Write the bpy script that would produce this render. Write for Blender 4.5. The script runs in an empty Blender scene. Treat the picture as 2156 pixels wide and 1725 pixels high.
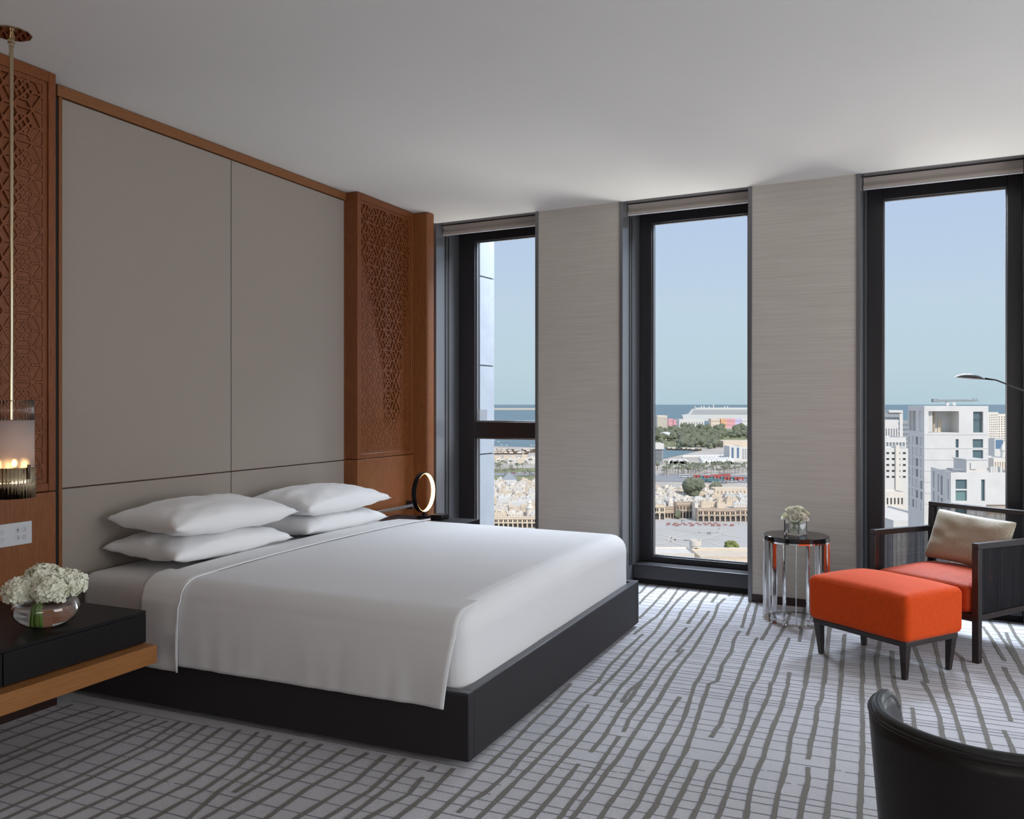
import bpy, math, random
from mathutils import Vector, Matrix, noise
random.seed(7)
FILL_WIN, FILL_SIDE, FILL_FRONT = 8, 150, 36
FILL_SKY, FILL_GND = 560, 110
OUTD = .73
S = bpy.context.scene
COL = S.collection
PI = math.pi
R = math.radians

# ------------------------------------------------------------------ camera
# Room frame: X = out from the headboard wall, Y = along it towards the windows, Z up (metres).
F = 1850.0; HC = 1.30; PX = 1078.0; PY = 850.0; CX = 3.448
YAW = math.atan(825.0 / F); SN, CS = math.sin(YAW), math.cos(YAW)
cam = bpy.data.cameras.new('camera')
cam.sensor_width = 36.0; cam.sensor_fit = 'HORIZONTAL'
cam.lens = 36.0 * F / 2156.0
cam.shift_x = 0.0
cam.shift_y = -(862.5 - PY) / 2156.0
cam.clip_start = 0.05; cam.clip_end = 90000.0
camo = bpy.data.objects.new('camera', cam); COL.objects.link(camo)
camo.location = (CX, 0, HC); camo.rotation_euler = (PI / 2, 0, YAW)
S.camera = camo

# ------------------------------------------------------------------ view
S.view_settings.view_transform = 'Standard'
S.view_settings.look = 'None'
S.view_settings.gamma = 1.0
S.view_settings.use_curve_mapping = False
S.view_settings.exposure = 0.0

# ------------------------------------------------------------------ sky
w = bpy.data.worlds.new('world'); S.world = w; w.use_nodes = True
nt = w.node_tree; nt.nodes.clear()
tc = nt.nodes.new('ShaderNodeTexCoord'); sp = nt.nodes.new('ShaderNodeSeparateXYZ')
cr = nt.nodes.new('ShaderNodeValToRGB'); bg = nt.nodes.new('ShaderNodeBackground'); ow = nt.nodes.new('ShaderNodeOutputWorld')
nt.links.new(tc.outputs['Generated'], sp.inputs[0]); nt.links.new(sp.outputs['Z'], cr.inputs[0])
nt.links.new(cr.outputs[0], bg.inputs[0]); nt.links.new(bg.outputs[0], ow.inputs[0])
SKY = 4.0
def sk(r, g, b, m=1.0): return (r * m / SKY, g * m / SKY, b * m / SKY, 1)
e = cr.color_ramp.elements
e[0].position = 0.0; e[0].color = sk(.47, .62, .70)
e[1].position = 1.0; e[1].color = sk(.44, .56, .80, 1.15)
for pos, c_ in ((.035, sk(.52, .66, .74)), (.10, sk(.54, .67, .79)), (.19, sk(.50, .62, .82)), (.25, sk(.50, .62, .84)), (.42, sk(.47, .58, .80, 1.15))):
    q = e.new(pos); q.color = c_
bg.inputs[1].default_value = SKY

def sun_dir(az_right, back, up):            # towards the sun, given in the camera's frame
    x = CS * az_right + SN * back; y = SN * az_right - CS * back
    return Vector((x, y, up)).normalized()
sd = sun_dir(.45, .85, .80)
sl = bpy.data.lights.new('sun', 'SUN'); sl.energy = 3.3; sl.angle = R(.53); sl.color = (1, .93, .85)
so = bpy.data.objects.new('sun', sl); COL.objects.link(so)
so.rotation_euler = (-sd).to_track_quat('-Z', 'Y').to_euler(); so.location = (0, 0, 30)

# window wall frame: k along the wall (to the right), d outwards
WL = math.hypot(1, .0802); DX, DY = 1 / WL, -.0802 / WL; NX, NY = .0802 / WL, 1 / WL
OX, OY = 0.05, 6.105
def W(k, d, z=0.0): return (OX + k * DX + d * NX, OY + k * DY + d * NY, z)
WANG = math.atan2(DY, DX)

def area(name, loc, rot, sx, sy, power, color, portal=False):
    l = bpy.data.lights.new(name, 'AREA'); l.shape = 'RECTANGLE'; l.size = sx; l.size_y = sy
    l.energy = power; l.color = color
    if portal: l.cycles.is_portal = True
    o = bpy.data.objects.new(name, l); COL.objects.link(o); o.location = loc; o.rotation_euler = rot
    return o
PITCH = 1.57; WOP = .927; ZC = 2.725
for i in range(3):
    area('daylight_portal', W(i * PITCH + WOP / 2, .46, 1.4), (R(-90), 0, WANG), WOP, 2.6, 1, (1, 1, 1), True)
for i in (3, 4):
    area('window_fill', W(i * PITCH + WOP / 2, .46, 1.42), (R(-90), 0, WANG), .82, 2.4, FILL_WIN, (.86, .92, 1.0))  # added fill lamps behind the two off-frame windows, stronger than their own daylight
def aim(a, b): return (Vector(b) - Vector(a)).to_track_quat('-Z', 'Y').to_euler()
for i in range(3):             # added fill lamps outside, above and below each window's view, boosting the daylight
    kc = i * PITCH + WOP / 2
    a_ = W(kc - (.9 if i == 0 else 0), 2.4, 4.9); area('sky_fill', a_, aim(a_, W(kc, -1.5, .8)), 2.0, 2.4, FILL_SKY, (.78, .87, 1.0))
    a_ = W(kc - (.9 if i == 0 else 0), 2.4, -2.5); area('ground_fill', a_, aim(a_, W(kc, -1.5, 2.2)), 2.0, 2.2, FILL_GND, (1.0, .97, .92))
area('side_fill', (8.1, 2.6, 1.5), (R(90), 0, R(90)), 4.0, 2.2, FILL_SIDE, (.92, .95, 1.0))  # no window stands here: added fill lamp, brightening the room from the right
area('front_fill', (3.4, -2.5, 1.2), (R(112), 0, R(10)), 3.0, .9, FILL_FRONT, (1.0, .965, .93))  # unseen fill lamp added behind the camera, lifting the faces turned towards it

# ------------------------------------------------------------------ mesh helper
BASE = {}
class MB:
    def __init__(s): s.v = []; s.f = []; s.m = []
    def add(s, vs, fs, mi=0):
        n = len(s.v); s.v += [tuple(p) for p in vs]; s.f += [tuple(i + n for i in f) for f in fs]; s.m += [mi] * len(fs); return s
    def hexa(s, p, mi=0):      # 8 points: bottom 4 ccw, top 4 ccw
        return s.add(p, [(3, 2, 1, 0), (4, 5, 6, 7), (0, 1, 5, 4), (1, 2, 6, 5), (2, 3, 7, 6), (3, 0, 4, 7)], mi)
    def box(s, x0, x1, y0, y1, z0, z1, mi=0):
        return s.hexa([(x0, y0, z0), (x1, y0, z0), (x1, y1, z0), (x0, y1, z0), (x0, y0, z1), (x1, y0, z1), (x1, y1, z1), (x0, y1, z1)], mi)
    def wbox(s, k0, k1, d0, d1, z0, z1, mi=0):
        return s.hexa([W(k0, d0, z0), W(k1, d0, z0), W(k1, d1, z0), W(k0, d1, z0), W(k0, d0, z1), W(k1, d0, z1), W(k1, d1, z1), W(k0, d1, z1)], mi)
    def prism(s, pts, z0, z1, mi=0):
        n = len(pts)
        return s.add([(x, y, z0) for x, y in pts] + [(x, y, z1) for x, y in pts],
                     [tuple(range(n - 1, -1, -1)), tuple(range(n, 2 * n))] + [(i, (i + 1) % n, n + (i + 1) % n, n + i) for i in range(n)], mi)
    def obox(s, c, ax, ay, az, mi=0):   # centre and three half-axis vectors
        c = Vector(c); ax, ay, az = Vector(ax), Vector(ay), Vector(az)
        return s.hexa([c - ax - ay - az, c + ax - ay - az, c + ax + ay - az, c - ax + ay - az, c - ax - ay + az, c + ax - ay + az, c + ax + ay + az, c - ax + ay + az], mi)
    def tube(s, path, r, n=10, mi=0, caps=True, rs=None):
        P = [Vector(p) for p in path]; rings = []
        prev = None
        for i, p in enumerate(P):
            t = (P[min(i + 1, len(P) - 1)] - P[max(i - 1, 0)]).normalized()
            if prev is None:
                a = Vector((0, 0, 1)) if abs(t.z) < .9 else Vector((1, 0, 0)); u = t.cross(a).normalized()
            else:
                u = (prev - t * prev.dot(t)).normalized()
            prev = u; v = t.cross(u); rr = rs[i] if rs else r
            rings.append([p + (u * math.cos(2 * PI * j / n) + v * math.sin(2 * PI * j / n)) * rr for j in range(n)])
        vs = [q for rg in rings for q in rg]; fs = []
        for i in range(len(P) - 1):
            for j in range(n):
                fs.append((i * n + j, i * n + (j + 1) % n, (i + 1) * n + (j + 1) % n, (i + 1) * n + j))
        if caps: fs += [tuple(range(n - 1, -1, -1)), tuple(range((len(P) - 1) * n, len(P) * n))]
        return s.add(vs, fs, mi)
    def lathe(s, c, prof, n=32, mi=0, close=False, sx=1.0, sy=1.0):
        vs = []; fs = []; m = len(prof)
        for j in range(n):
            a = 2 * PI * j / n
            for r, z in prof: vs.append((c[0] + r * math.cos(a) * sx, c[1] + r * math.sin(a) * sy, c[2] + z))
        for j in range(n):
            k = (j + 1) % n
            for i in range(m - 1 + (1 if close else 0)):
                i2 = (i + 1) % m
                fs.append((j * m + i, k * m + i, k * m + i2, j * m + i2))
        return s.add(vs, fs, mi)
    def grid(s, fn, nu, nv, mi=0, flip=False):
        vs = [fn(i / nu, j / nv) for i in range(nu + 1) for j in range(nv + 1)]; fs = []
        for i in range(nu):
            for j in range(nv):
                a = i * (nv + 1) + j; f = (a, a + nv + 1, a + nv + 2, a + 1)
                fs.append(f[::-1] if flip else f)
        return s.add(vs, fs, mi)
    def build(s, name, mat, parent=None, bevel=0, smooth=False, seg=2, loc=None, weld=False, solid=0, sub=0):
        b = BASE.get(parent.name, Vector((0, 0, 0))) if parent else Vector(loc or (0, 0, 0))
        me = bpy.data.meshes.new(name)
        me.from_pydata([(p[0] - b.x, p[1] - b.y, p[2] - b.z) for p in s.v], [], s.f)
        for m_ in (mat if isinstance(mat, (list, tuple)) else [mat]): me.materials.append(m_)
        if isinstance(mat, (list, tuple)): me.polygons.foreach_set('material_index', s.m)
        me.validate(); me.update()
        o = bpy.data.objects.new(name, me); COL.objects.link(o)
        if parent: o.parent = parent; BASE[o.name] = b
        else: o.location = b; BASE[o.name] = b
        if weld:
            md = o.modifiers.new('weld', 'WELD'); md.merge_threshold = 1e-5
        if solid:
            md = o.modifiers.new('solid', 'SOLIDIFY'); md.thickness = solid; md.offset = 0
        if bevel:
            md = o.modifiers.new('bevel', 'BEVEL'); md.width = bevel; md.segments = seg; md.limit_method = 'ANGLE'; md.angle_limit = R(40)
            md.harden_normals = False
        if sub:
            md = o.modifiers.new('sub', 'SUBSURF'); md.levels = sub; md.render_levels = sub
        if smooth or bevel:
            me.polygons.foreach_set('use_smooth', [True] * len(me.polygons))
            if not smooth or smooth == 'a':
                me.set_sharp_from_angle(angle=R(35))
        return o

def thing(name, label, cat, loc, group=None):
    o = bpy.data.objects.new(name, None); COL.objects.link(o); o.location = loc; o.empty_display_size = .1
    BASE[o.name] = Vector(loc); o['label'] = label; o['category'] = cat
    if group: o['group'] = group
    return o
def tag(o, label, cat, group=None, kind=None):
    o['label'] = label; o['category'] = cat
    if group: o['group'] = group
    if kind: o['kind'] = kind
    return o
def struct(o): o['kind'] = 'structure'; return o
def dup(o, loc=None, rotz=None, label=None, parent=None, scale=None):
    c = o.copy(); COL.objects.link(c)
    if parent: c.parent = parent
    if loc is not None: c.location = loc
    if rotz is not None: c.rotation_euler = (0, 0, rotz)
    if scale is not None: c.scale = scale
    if label: c['label'] = label
    for ch in list(o.children): dup(ch, parent=c)
    return c

# ------------------------------------------------------------------ materials
def newmat(name):
    m = bpy.data.materials.new(name); m.use_nodes = True
    return m, m.node_tree, m.node_tree.nodes['Principled BSDF']
def setp(b, **k):
    names = dict(col='Base Color', rough='Roughness', metal='Metallic', spec='Specular IOR Level', sheen='Sheen Weight', coat='Coat Weight', coatr='Coat Roughness',
                 trans='Transmission Weight', ior='IOR', em='Emission Color', ems='Emission Strength', alpha='Alpha', sss='Subsurface Weight', sheenr='Sheen Roughness')
    for a, v in k.items():
        if a in ('col', 'em'): v = (v[0], v[1], v[2], 1)
        b.inputs[names[a]].default_value = v
def pmat(name, col, rough=.5, bump=0, bscale=40, var=0, vscale=6, stretch=(1, 1, 1), **k):
    m, nt, b = newmat(name); setp(b, col=col, rough=rough, **k)
    if bump or var:
        tc = nt.nodes.new('ShaderNodeTexCoord'); mp = nt.nodes.new('ShaderNodeMapping'); mp.inputs['Scale'].default_value = stretch
        nt.links.new(tc.outputs['Object'], mp.inputs[0])
    if bump:
        n = nt.nodes.new('ShaderNodeTexNoise'); n.inputs['Scale'].default_value = bscale; n.inputs['Detail'].default_value = 4
        nt.links.new(mp.outputs[0], n.inputs[0])
        bp = nt.nodes.new('ShaderNodeBump'); bp.inputs['Strength'].default_value = bump; bp.inputs['Distance'].default_value = .01
        nt.links.new(n.outputs[0], bp.inputs['Height']); nt.links.new(bp.outputs[0], b.inputs['Normal'])
    if var:
        n = nt.nodes.new('ShaderNodeTexNoise'); n.inputs['Scale'].default_value = vscale; n.inputs['Detail'].default_value = 5
        nt.links.new(mp.outputs[0], n.inputs[0])
        r = nt.nodes.new('ShaderNodeValToRGB'); r.color_ramp.elements[0].position = .3; r.color_ramp.elements[1].position = .7
        r.color_ramp.elements[0].color = (col[0] * (1 - var), col[1] * (1 - var), col[2] * (1 - var), 1)
        r.color_ramp.elements[1].color = (min(1, col[0] * (1 + var)), min(1, col[1] * (1 + var)), min(1, col[2] * (1 + var)), 1)
        nt.links.new(n.outputs[0], r.inputs[0]); nt.links.new(r.outputs[0], b.inputs['Base Color'])
    return m
def woodmat(name, c0, c1, stretch, scale=14, rough=.46, coat=.10):
    m, nt, b = newmat(name); setp(b, rough=rough, coat=coat, coatr=.2, spec=.35)
    tc = nt.nodes.new('ShaderNodeTexCoord'); mp = nt.nodes.new('ShaderNodeMapping'); mp.inputs['Scale'].default_value = stretch
    nt.links.new(tc.outputs['Object'], mp.inputs[0])
    n1 = nt.nodes.new('ShaderNodeTexNoise'); n1.inputs['Scale'].default_value = scale; n1.inputs['Detail'].default_value = 6; n1.inputs['Roughness'].default_value = .65
    n2 = nt.nodes.new('ShaderNodeTexNoise'); n2.inputs['Scale'].default_value = scale * 5; n2.inputs['Detail'].default_value = 3
    nt.links.new(mp.outputs[0], n1.inputs[0]); nt.links.new(mp.outputs[0], n2.inputs[0])
    mx = nt.nodes.new('ShaderNodeMath'); mx.operation = 'MULTIPLY_ADD'; mx.inputs[1].default_value = .45
    sc = nt.nodes.new('ShaderNodeMath'); sc.operation = 'MULTIPLY'; sc.inputs[1].default_value = .55
    nt.links.new(n1.outputs[0], sc.inputs[0]); nt.links.new(n2.outputs[0], mx.inputs[0]); nt.links.new(sc.outputs[0], mx.inputs[2])
    r = nt.nodes.new('ShaderNodeValToRGB'); r.color_ramp.elements[0].position = .36; r.color_ramp.elements[1].position = .62
    r.color_ramp.elements[0].color = (*c0, 1); r.color_ramp.elements[1].color = (*c1, 1)
    nt.links.new(mx.outputs[0], r.inputs[0]); nt.links.new(r.outputs[0], b.inputs['Base Color'])
    bp = nt.nodes.new('ShaderNodeBump'); bp.inputs['Strength'].default_value = .06; bp.inputs['Distance'].default_value = .004
    nt.links.new(mx.outputs[0], bp.inputs['Height']); nt.links.new(bp.outputs[0], b.inputs['Normal'])
    return m
M = {}
M['wood'] = woodmat('veneer_wood', (.150, .047, .013), (.285, .100, .031), (18, 18, 1))
M['wood_h'] = woodmat('veneer_wood_horizontal', (.17, .062, .018), (.29, .12, .042), (18, 1.0, 18))
M['carved'] = woodmat('carved_wood', (.135, .037, .009), (.235, .074, .021), (9, 9, 1), rough=.42)
M['fabric'] = pmat('grey_panel_fabric', (.335, .288, .248), .85, bump=.25, bscale=420, var=.05, vscale=300, sheen=.1)
M['seam'] = pmat('dark_seam', (.035, .028, .022), .7)
M['black'] = pmat('black_gap', (.008, .006, .005), .8)
M['ceil'] = pmat('ceiling_paint', (.84, .83, .795), .9, var=.01, vscale=2)
M['ext'] = pmat('concrete', (.62, .62, .62), .85, bump=.2, bscale=30, var=.05, vscale=9)
M['frame'] = pmat('dark_window_metal', (.026, .024, .027), .33, spec=.45, bump=.02, bscale=200)
M['lining'] = pmat('bronze_metal_lining', (.17, .17, .18), .22, metal=.4)
M['lampdark'] = pmat('dark_lamp_metal', (.035, .035, .04), .3)
M['notice'] = pmat('notice', (.8, .84, .88), .6, alpha=.4)
M['bead'] = pmat('glazing_bead', (.25, .25, .26), .25, metal=.7)
M['blind'] = pmat('blind_cloth', (.42, .37, .33), .9, bump=.2, bscale=300)
M['skirt'] = pmat('dark_skirting', (.030, .013, .010), .4)
M['pcase'] = pmat('white_pillowcase', (.90, .90, .91), .75, bump=.05, bscale=700, sheen=.2)
M['white'] = pmat('white_linen', (.76, .76, .77), .75, bump=.05, bscale=700, var=.012, vscale=3, sheen=.15)
M['sheet'] = pmat('white_sheet', (.79, .785, .78), .8, bump=.10, bscale=60, stretch=(1, 1, 1), sheen=.1)
M['bedframe'] = pmat('charcoal_bed_upholstery', (.030, .027, .030), .5, spec=.22, bump=.3, bscale=500, var=.12, vscale=400)
M['bedtop'] = pmat('bed_rail_leather', (.06, .062, .075), .33)
M['blackwood'] = pmat('black_lacquer', (.009, .008, .009), .42, bump=.05, bscale=300, spec=.22)
M['blackgloss'] = pmat('black_glass', (.010, .009, .010), .08, spec=.6)
M['chrome'] = pmat('chrome', (.78, .77, .76), .08, metal=1)
M['steel'] = pmat('brushed_steel', (.30, .30, .32), .35, metal=1)
M['gold'] = pmat('polished_bronze', (.62, .50, .33), .12, metal=1)
M['bronze'] = pmat('dark_bronze', (.16, .12, .09), .28, metal=1)
M['mirror_br'] = pmat('bronze_mirror', (.40, .28, .20), .05, metal=1)
M['plate'] = pmat('white_plate', (.60, .61, .64), .35)
M['ink'] = pmat('grey_print', (.12, .12, .15), .5)
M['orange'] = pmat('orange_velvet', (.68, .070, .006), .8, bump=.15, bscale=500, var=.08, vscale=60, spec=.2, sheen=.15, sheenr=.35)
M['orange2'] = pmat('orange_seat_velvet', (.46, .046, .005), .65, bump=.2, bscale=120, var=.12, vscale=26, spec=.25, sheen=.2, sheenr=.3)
M['darkwood'] = pmat('dark_stained_wood', (.022, .014, .013), .35, coat=.15, coatr=.3)
M['cane'] = pmat('black_woven_cane', (.024, .024, .030), .5)
M['leather'] = pmat('black_leather', (.012, .010, .010), .42, bump=.06, bscale=160, spec=.3)
M['leather2'] = pmat('black_leather_inside', (.016, .017, .018), .26, bump=.05, bscale=160, spec=.5)
M['petal'] = pmat('cream_petals', (.92, .90, .74), .7, var=.10, vscale=60, sss=.1)
M['rose'] = pmat('white_rose_petals', (.92, .88, .78), .7, var=.07, vscale=60, sss=.1)
M['green'] = pmat('stem_green', (.16, .30, .03), .45, var=.25, vscale=50)
M['leaf'] = pmat('pale_leaf_green', (.36, .46, .14), .6, var=.2, vscale=60)
def glassmat(name, tint=(1, 1, 1), refl=.06):
    m = bpy.data.materials.new(name); m.use_nodes = True; nt = m.node_tree; nt.nodes.clear()
    o = nt.nodes.new('ShaderNodeOutputMaterial'); t = nt.nodes.new('ShaderNodeBsdfTransparent'); g = nt.nodes.new('ShaderNodeBsdfGlossy')
    t.inputs[0].default_value = (*tint, 1); g.inputs['Roughness'].default_value = .01; g.inputs[0].default_value = (1, 1, 1, 1)
    f = nt.nodes.new('ShaderNodeFresnel'); f.inputs[0].default_value = 1.3
    mx = nt.nodes.new('ShaderNodeMixShader'); ml = nt.nodes.new('ShaderNodeMath'); ml.operation = 'MULTIPLY'; ml.inputs[1].default_value = refl / .017
    nt.links.new(f.outputs[0], ml.inputs[0]); nt.links.new(ml.outputs[0], mx.inputs[0]); nt.links.new(t.outputs[0], mx.inputs[1]); nt.links.new(g.outputs[0], mx.inputs[2]); nt.links.new(mx.outputs[0], o.inputs[0])
    return m
M['pane'] = glassmat('window_glass', (.97, .985, .98), .003)
M['thin'] = glassmat('thin_clear_glass', (.985, .985, .985), .016)
m, nt, b = newmat('vase_glass'); setp(b, col=(1, 1, 1), rough=0, trans=1, ior=1.45); M['glass'] = m
m, nt, b = newmat('water'); setp(b, col=(.98, 1, .99), rough=0, trans=1, ior=1.33); M['water'] = m
m, nt, b = newmat('frosted_glass'); setp(b, col=(.86, .78, .76), rough=.55, trans=.75, ior=1.15); M['frost'] = m
m, nt, b = newmat('lit_bulb'); setp(b, col=(1, .8, .5), em=(1, .62, .25), ems=14); M['bulb'] = m
m, nt, b = newmat('led_strip'); setp(b, col=(1, .8, .5), em=(1, .60, .22), ems=4.0); M['led'] = m

# grasscloth wallpaper: fine horizontal slubs
m, nt, b = newmat('grasscloth'); setp(b, rough=.85, sheen=.1)
tc = nt.nodes.new('ShaderNodeTexCoord'); mp = nt.nodes.new('ShaderNodeMapping'); mp.inputs['Scale'].default_value = (1.2, 1.2, 55)
n = nt.nodes.new('ShaderNodeTexNoise'); n.inputs['Scale'].default_value = 2.2; n.inputs['Detail'].default_value = 6; n.inputs['Roughness'].default_value = .7
r = nt.nodes.new('ShaderNodeValToRGB'); r.color_ramp.elements[0].position = .3; r.color_ramp.elements[1].position = .68
r.color_ramp.elements[0].color = (.47, .43, .38, 1); r.color_ramp.elements[1].color = (.58, .54, .485, 1)
nt.links.new(tc.outputs['Object'], mp.inputs[0]); nt.links.new(mp.outputs[0], n.inputs[0]); nt.links.new(n.outputs[0], r.inputs[0]); nt.links.new(r.outputs[0], b.inputs['Base Color'])
bp = nt.nodes.new('ShaderNodeBump'); bp.inputs['Strength'].default_value = .25; bp.inputs['Distance'].default_value = .004
nt.links.new(n.outputs[0], bp.inputs['Height']); nt.links.new(bp.outputs[0], b.inputs['Normal']); M['grass'] = m
# carpet
def carpet(name, c0, c1):
    m, nt, b = newmat(name); setp(b, rough=.95, sheen=.25, sheenr=.5)
    tc = nt.nodes.new('ShaderNodeTexCoord')
    n1 = nt.nodes.new('ShaderNodeTexNoise'); n1.inputs['Scale'].default_value = 1.6; n1.inputs['Detail'].default_value = 3
    n2 = nt.nodes.new('ShaderNodeTexNoise'); n2.inputs['Scale'].default_value = 260; n2.inputs['Detail'].default_value = 2
    for q in (n1, n2): nt.links.new(tc.outputs['Object'], q.inputs[0])
    ad = nt.nodes.new('ShaderNodeMath'); ad.operation = 'MULTIPLY_ADD'; ad.inputs[1].default_value = .5
    hf = nt.nodes.new('ShaderNodeMath'); hf.operation = 'MULTIPLY'; hf.inputs[1].default_value = .5
    nt.links.new(n1.outputs[0], hf.inputs[0]); nt.links.new(n2.outputs[0], ad.inputs[0]); nt.links.new(hf.outputs[0], ad.inputs[2])
    r = nt.nodes.new('ShaderNodeValToRGB'); r.color_ramp.elements[0].position = .35; r.color_ramp.elements[1].position = .65
    r.color_ramp.elements[0].color = (*c0, 1); r.color_ramp.elements[1].color = (*c1, 1)
    nt.links.new(ad.outputs[0], r.inputs[0]); nt.links.new(r.outputs[0], b.inputs['Base Color'])
    bp = nt.nodes.new('ShaderNodeBump'); bp.inputs['Strength'].default_value = .7; bp.inputs['Distance'].default_value = .004
    nt.links.new(n2.outputs[0], bp.inputs['Height']); nt.links.new(bp.outputs[0], b.inputs['Normal'])
    return m
M['carpet'] = carpet('carpet_pile', (.45, .45, .485), (.57, .57, .61))
M['stripe'] = carpet('carpet_stripe', (.095, .088, .074), (.145, .135, .115))
M['hair'] = carpet('carpet_fine_line', (.13, .13, .16), (.20, .20, .24))

# ================================================================== ROOM SHELL
def rib(mb, pts, wd, z, mi, seed, jit=.0022, step=.03, rough=0.0):
    P = [Vector((p[0], p[1], 0)) for p in pts]; out = []
    for a, b_ in zip(P[:-1], P[1:]):
        n = max(1, int((b_ - a).length / step))
        for i in range(n): out.append(a.lerp(b_, i / n))
    out.append(P[-1]); L = []
    for i, p in enumerate(out):
        t = (out[min(i + 1, len(out) - 1)] - out[max(0, i - 1)]).normalized(); nn = Vector((-t.y, t.x, 0))
        h = wd / 2 * (1 + .22 * noise.noise(Vector((p.x * 9 + seed, p.y * 7, seed))))
        o1 = noise.noise(Vector((p.x * 20 + seed, p.y * 16, 3.1))) * jit + random.uniform(-1, 1) * rough
        o2 = noise.noise(Vector((p.x * 23 - seed, p.y * 19, 7.7))) * jit + random.uniform(-1, 1) * rough
        c = p + nn * noise.noise(Vector((seed, p.y * 2.2, p.x))) * jit
        L.append((c + nn * (h + o1), c - nn * (h + o2)))
    vs = []
    for a, b_ in L: vs += [(a.x, a.y, z), (b_.x, b_.y, z)]
    mb.add(vs, [(2 * i, 2 * i + 1, 2 * i + 3, 2 * i + 2) for i in range(len(L) - 1)], mi)

def floor_at(px, py):
    x = (px - PX) / F; zz = -(py - PY) / F; t = -HC / zz
    return (CX + t * (CS * x - SN), t * (SN * x + CS))
XR, YF = 8.2, -2.6
TR = []   # wavy carpet stripes: (origin x, origin y, scale, polylines)
TR.append((1000, 1440, 4.312, """0,860 120,745 340,540 530,340 700,180 870,0;0,1050 130,960 300,810 400,690 550,540 740,360 900,180 960,120 1110,-10;30,1225 170,1090 270,990 380,880 500,760 620,640 830,430 900,360 1030,190;280,1225 400,1110 580,930 700,790 870,600 1010,440 1100,330 1280,90 1350,-5;520,1225 640,1090 750,970 830,870 945,730;1055,625 1180,480 1310,260 1430,110 1510,-5;760,1229 880,1070 1000,920 1110,770 1200,640 1310,480;1350,440 1400,330 1520,180 1590,60 1640,0;880,1229 1010,1060 1110,930 1200,800 1300,680 1420,500 1530,340 1660,170 1750,0;1130,1229 1230,1070 1340,940 1430,800 1520,640 1640,470 1730,300 1860,120;1370,1229 1480,1080 1560,930 1660,760 1740,600 1850,420 1910,290 1950,170 2000,-5;1550,1229 1630,1120 1730,930 1840,740 1920,600 1980,430 2040,250 2130,0;1750,1229 1840,1060 1940,870 2020,700;1970,1229 2050,1080 2130,880 2156,820"""))
TR.append((1500, 1440, 5.39, """-10,1045 90,920 170,790 240,640 330,450 370,290 400,150 480,-8;-15,610 0,590 90,450 150,280 220,130 280,-8;60,1530 170,1260 240,1030 330,870 400,660 470,500 560,310 640,130 670,-8;380,1530 430,1260 480,1040 580,830 620,690 690,480 770,310 820,150 860,-8;700,1530 750,1250 820,1000 860,830 890,600 940,430 1010,200 1060,-8;990,1530 1040,1280 1080,1120 1090,950;1090,860 1120,670 1170,450 1190,270 1240,180 1260,-8;1290,1530 1340,1200 1370,900 1390,620 1415,430 1440,130 1460,-8;1670,1530 1680,1150 1700,800 1700,450 1700,150 1700,-8"""))
TR.append((1780, 1420, 5.657, """390,90 400,150 430,500 480,900 500,1700;570,90 620,220 660,500 700,900;800,400 840,740 870,1000;930,90 1020,250 1120,500 1150,700 1190,850 1230,1100;1170,90 1200,200 1290,450 1370,700 1440,920 1500,1200;1460,90 1530,250 1610,500 1690,750 1760,990 1800,1200;1790,90 1830,180 1900,350 1970,560;1890,670 1980,850 2040,1050 2080,1250;1990,90 2030,170 2127,370 2200,560"""))
TR.append((1200, 1220, 3.717, """540,115 610,40;540,195 600,130 700,50;540,310 640,210 710,130 790,55;505,430 560,380 680,290 790,160 860,60;570,430 430,560 300,690 213,812;190,915 300,800 420,680 540,540 660,420 720,330 790,230 850,160 930,85;345,905 400,840 540,690 620,570 760,420 850,310 870,260 960,150 1040,75;409,965 460,880 570,790 700,630 810,490 915,380;893,820;545,990 650,850 730,720 780,660 890,550;835,570 930,460 1010,360 1090,250;695,955 760,830 860,680 960,560 1040,430 1130,290 1160,200 1215,150;920,350 990,250 1030,170 1110,80;1110,180 1180,90;1240,135 1270,100;980,818 1000,800 1090,630 1150,500 1190,400 1260,300 1330,180 1370,100;1093,818 1150,800 1190,670 1260,570 1280,480 1330,405;1345,380 1370,280 1410,180;1385,440 1430,340 1470,180;1308,818 1320,780 1380,620 1465,460;1500,475 1560,370 1590,310;1446,818 1470,780 1550,580 1620,470 1700,330 1730,260;1577,818 1590,800 1640,650 1715,460;1705,818 1720,730;1790,490 1810,400 1840,220;1846,818 1850,750 1880,580 1920,380;1986,818 2000,700 2020,500 2040,370;2121,818 2130,600 2156,430"""))
TR.append((1680, 1040, 4.107, """400,1220 385,1450 375,1640;270,1150 245,1400 232,1640;150,1170 90,1500 70,1640;570,1310 560,1500 563,1640;715,1270 680,1450 700,1640;820,1360 820,1550 835,1640;1010,1320 1080,1500 1120,1640;1180,1280 1220,1450 1270,1640;1320,1340 1420,1420 1470,1600 1480,1640;1570,1310 1640,1480 1710,1640;1600,1150 1700,1300 1790,1450;1780,1500 1850,1640;1650,1090 1780,1270 1890,1440 1955,1570;1800,1080 1880,1230 1955,1330"""))
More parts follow.
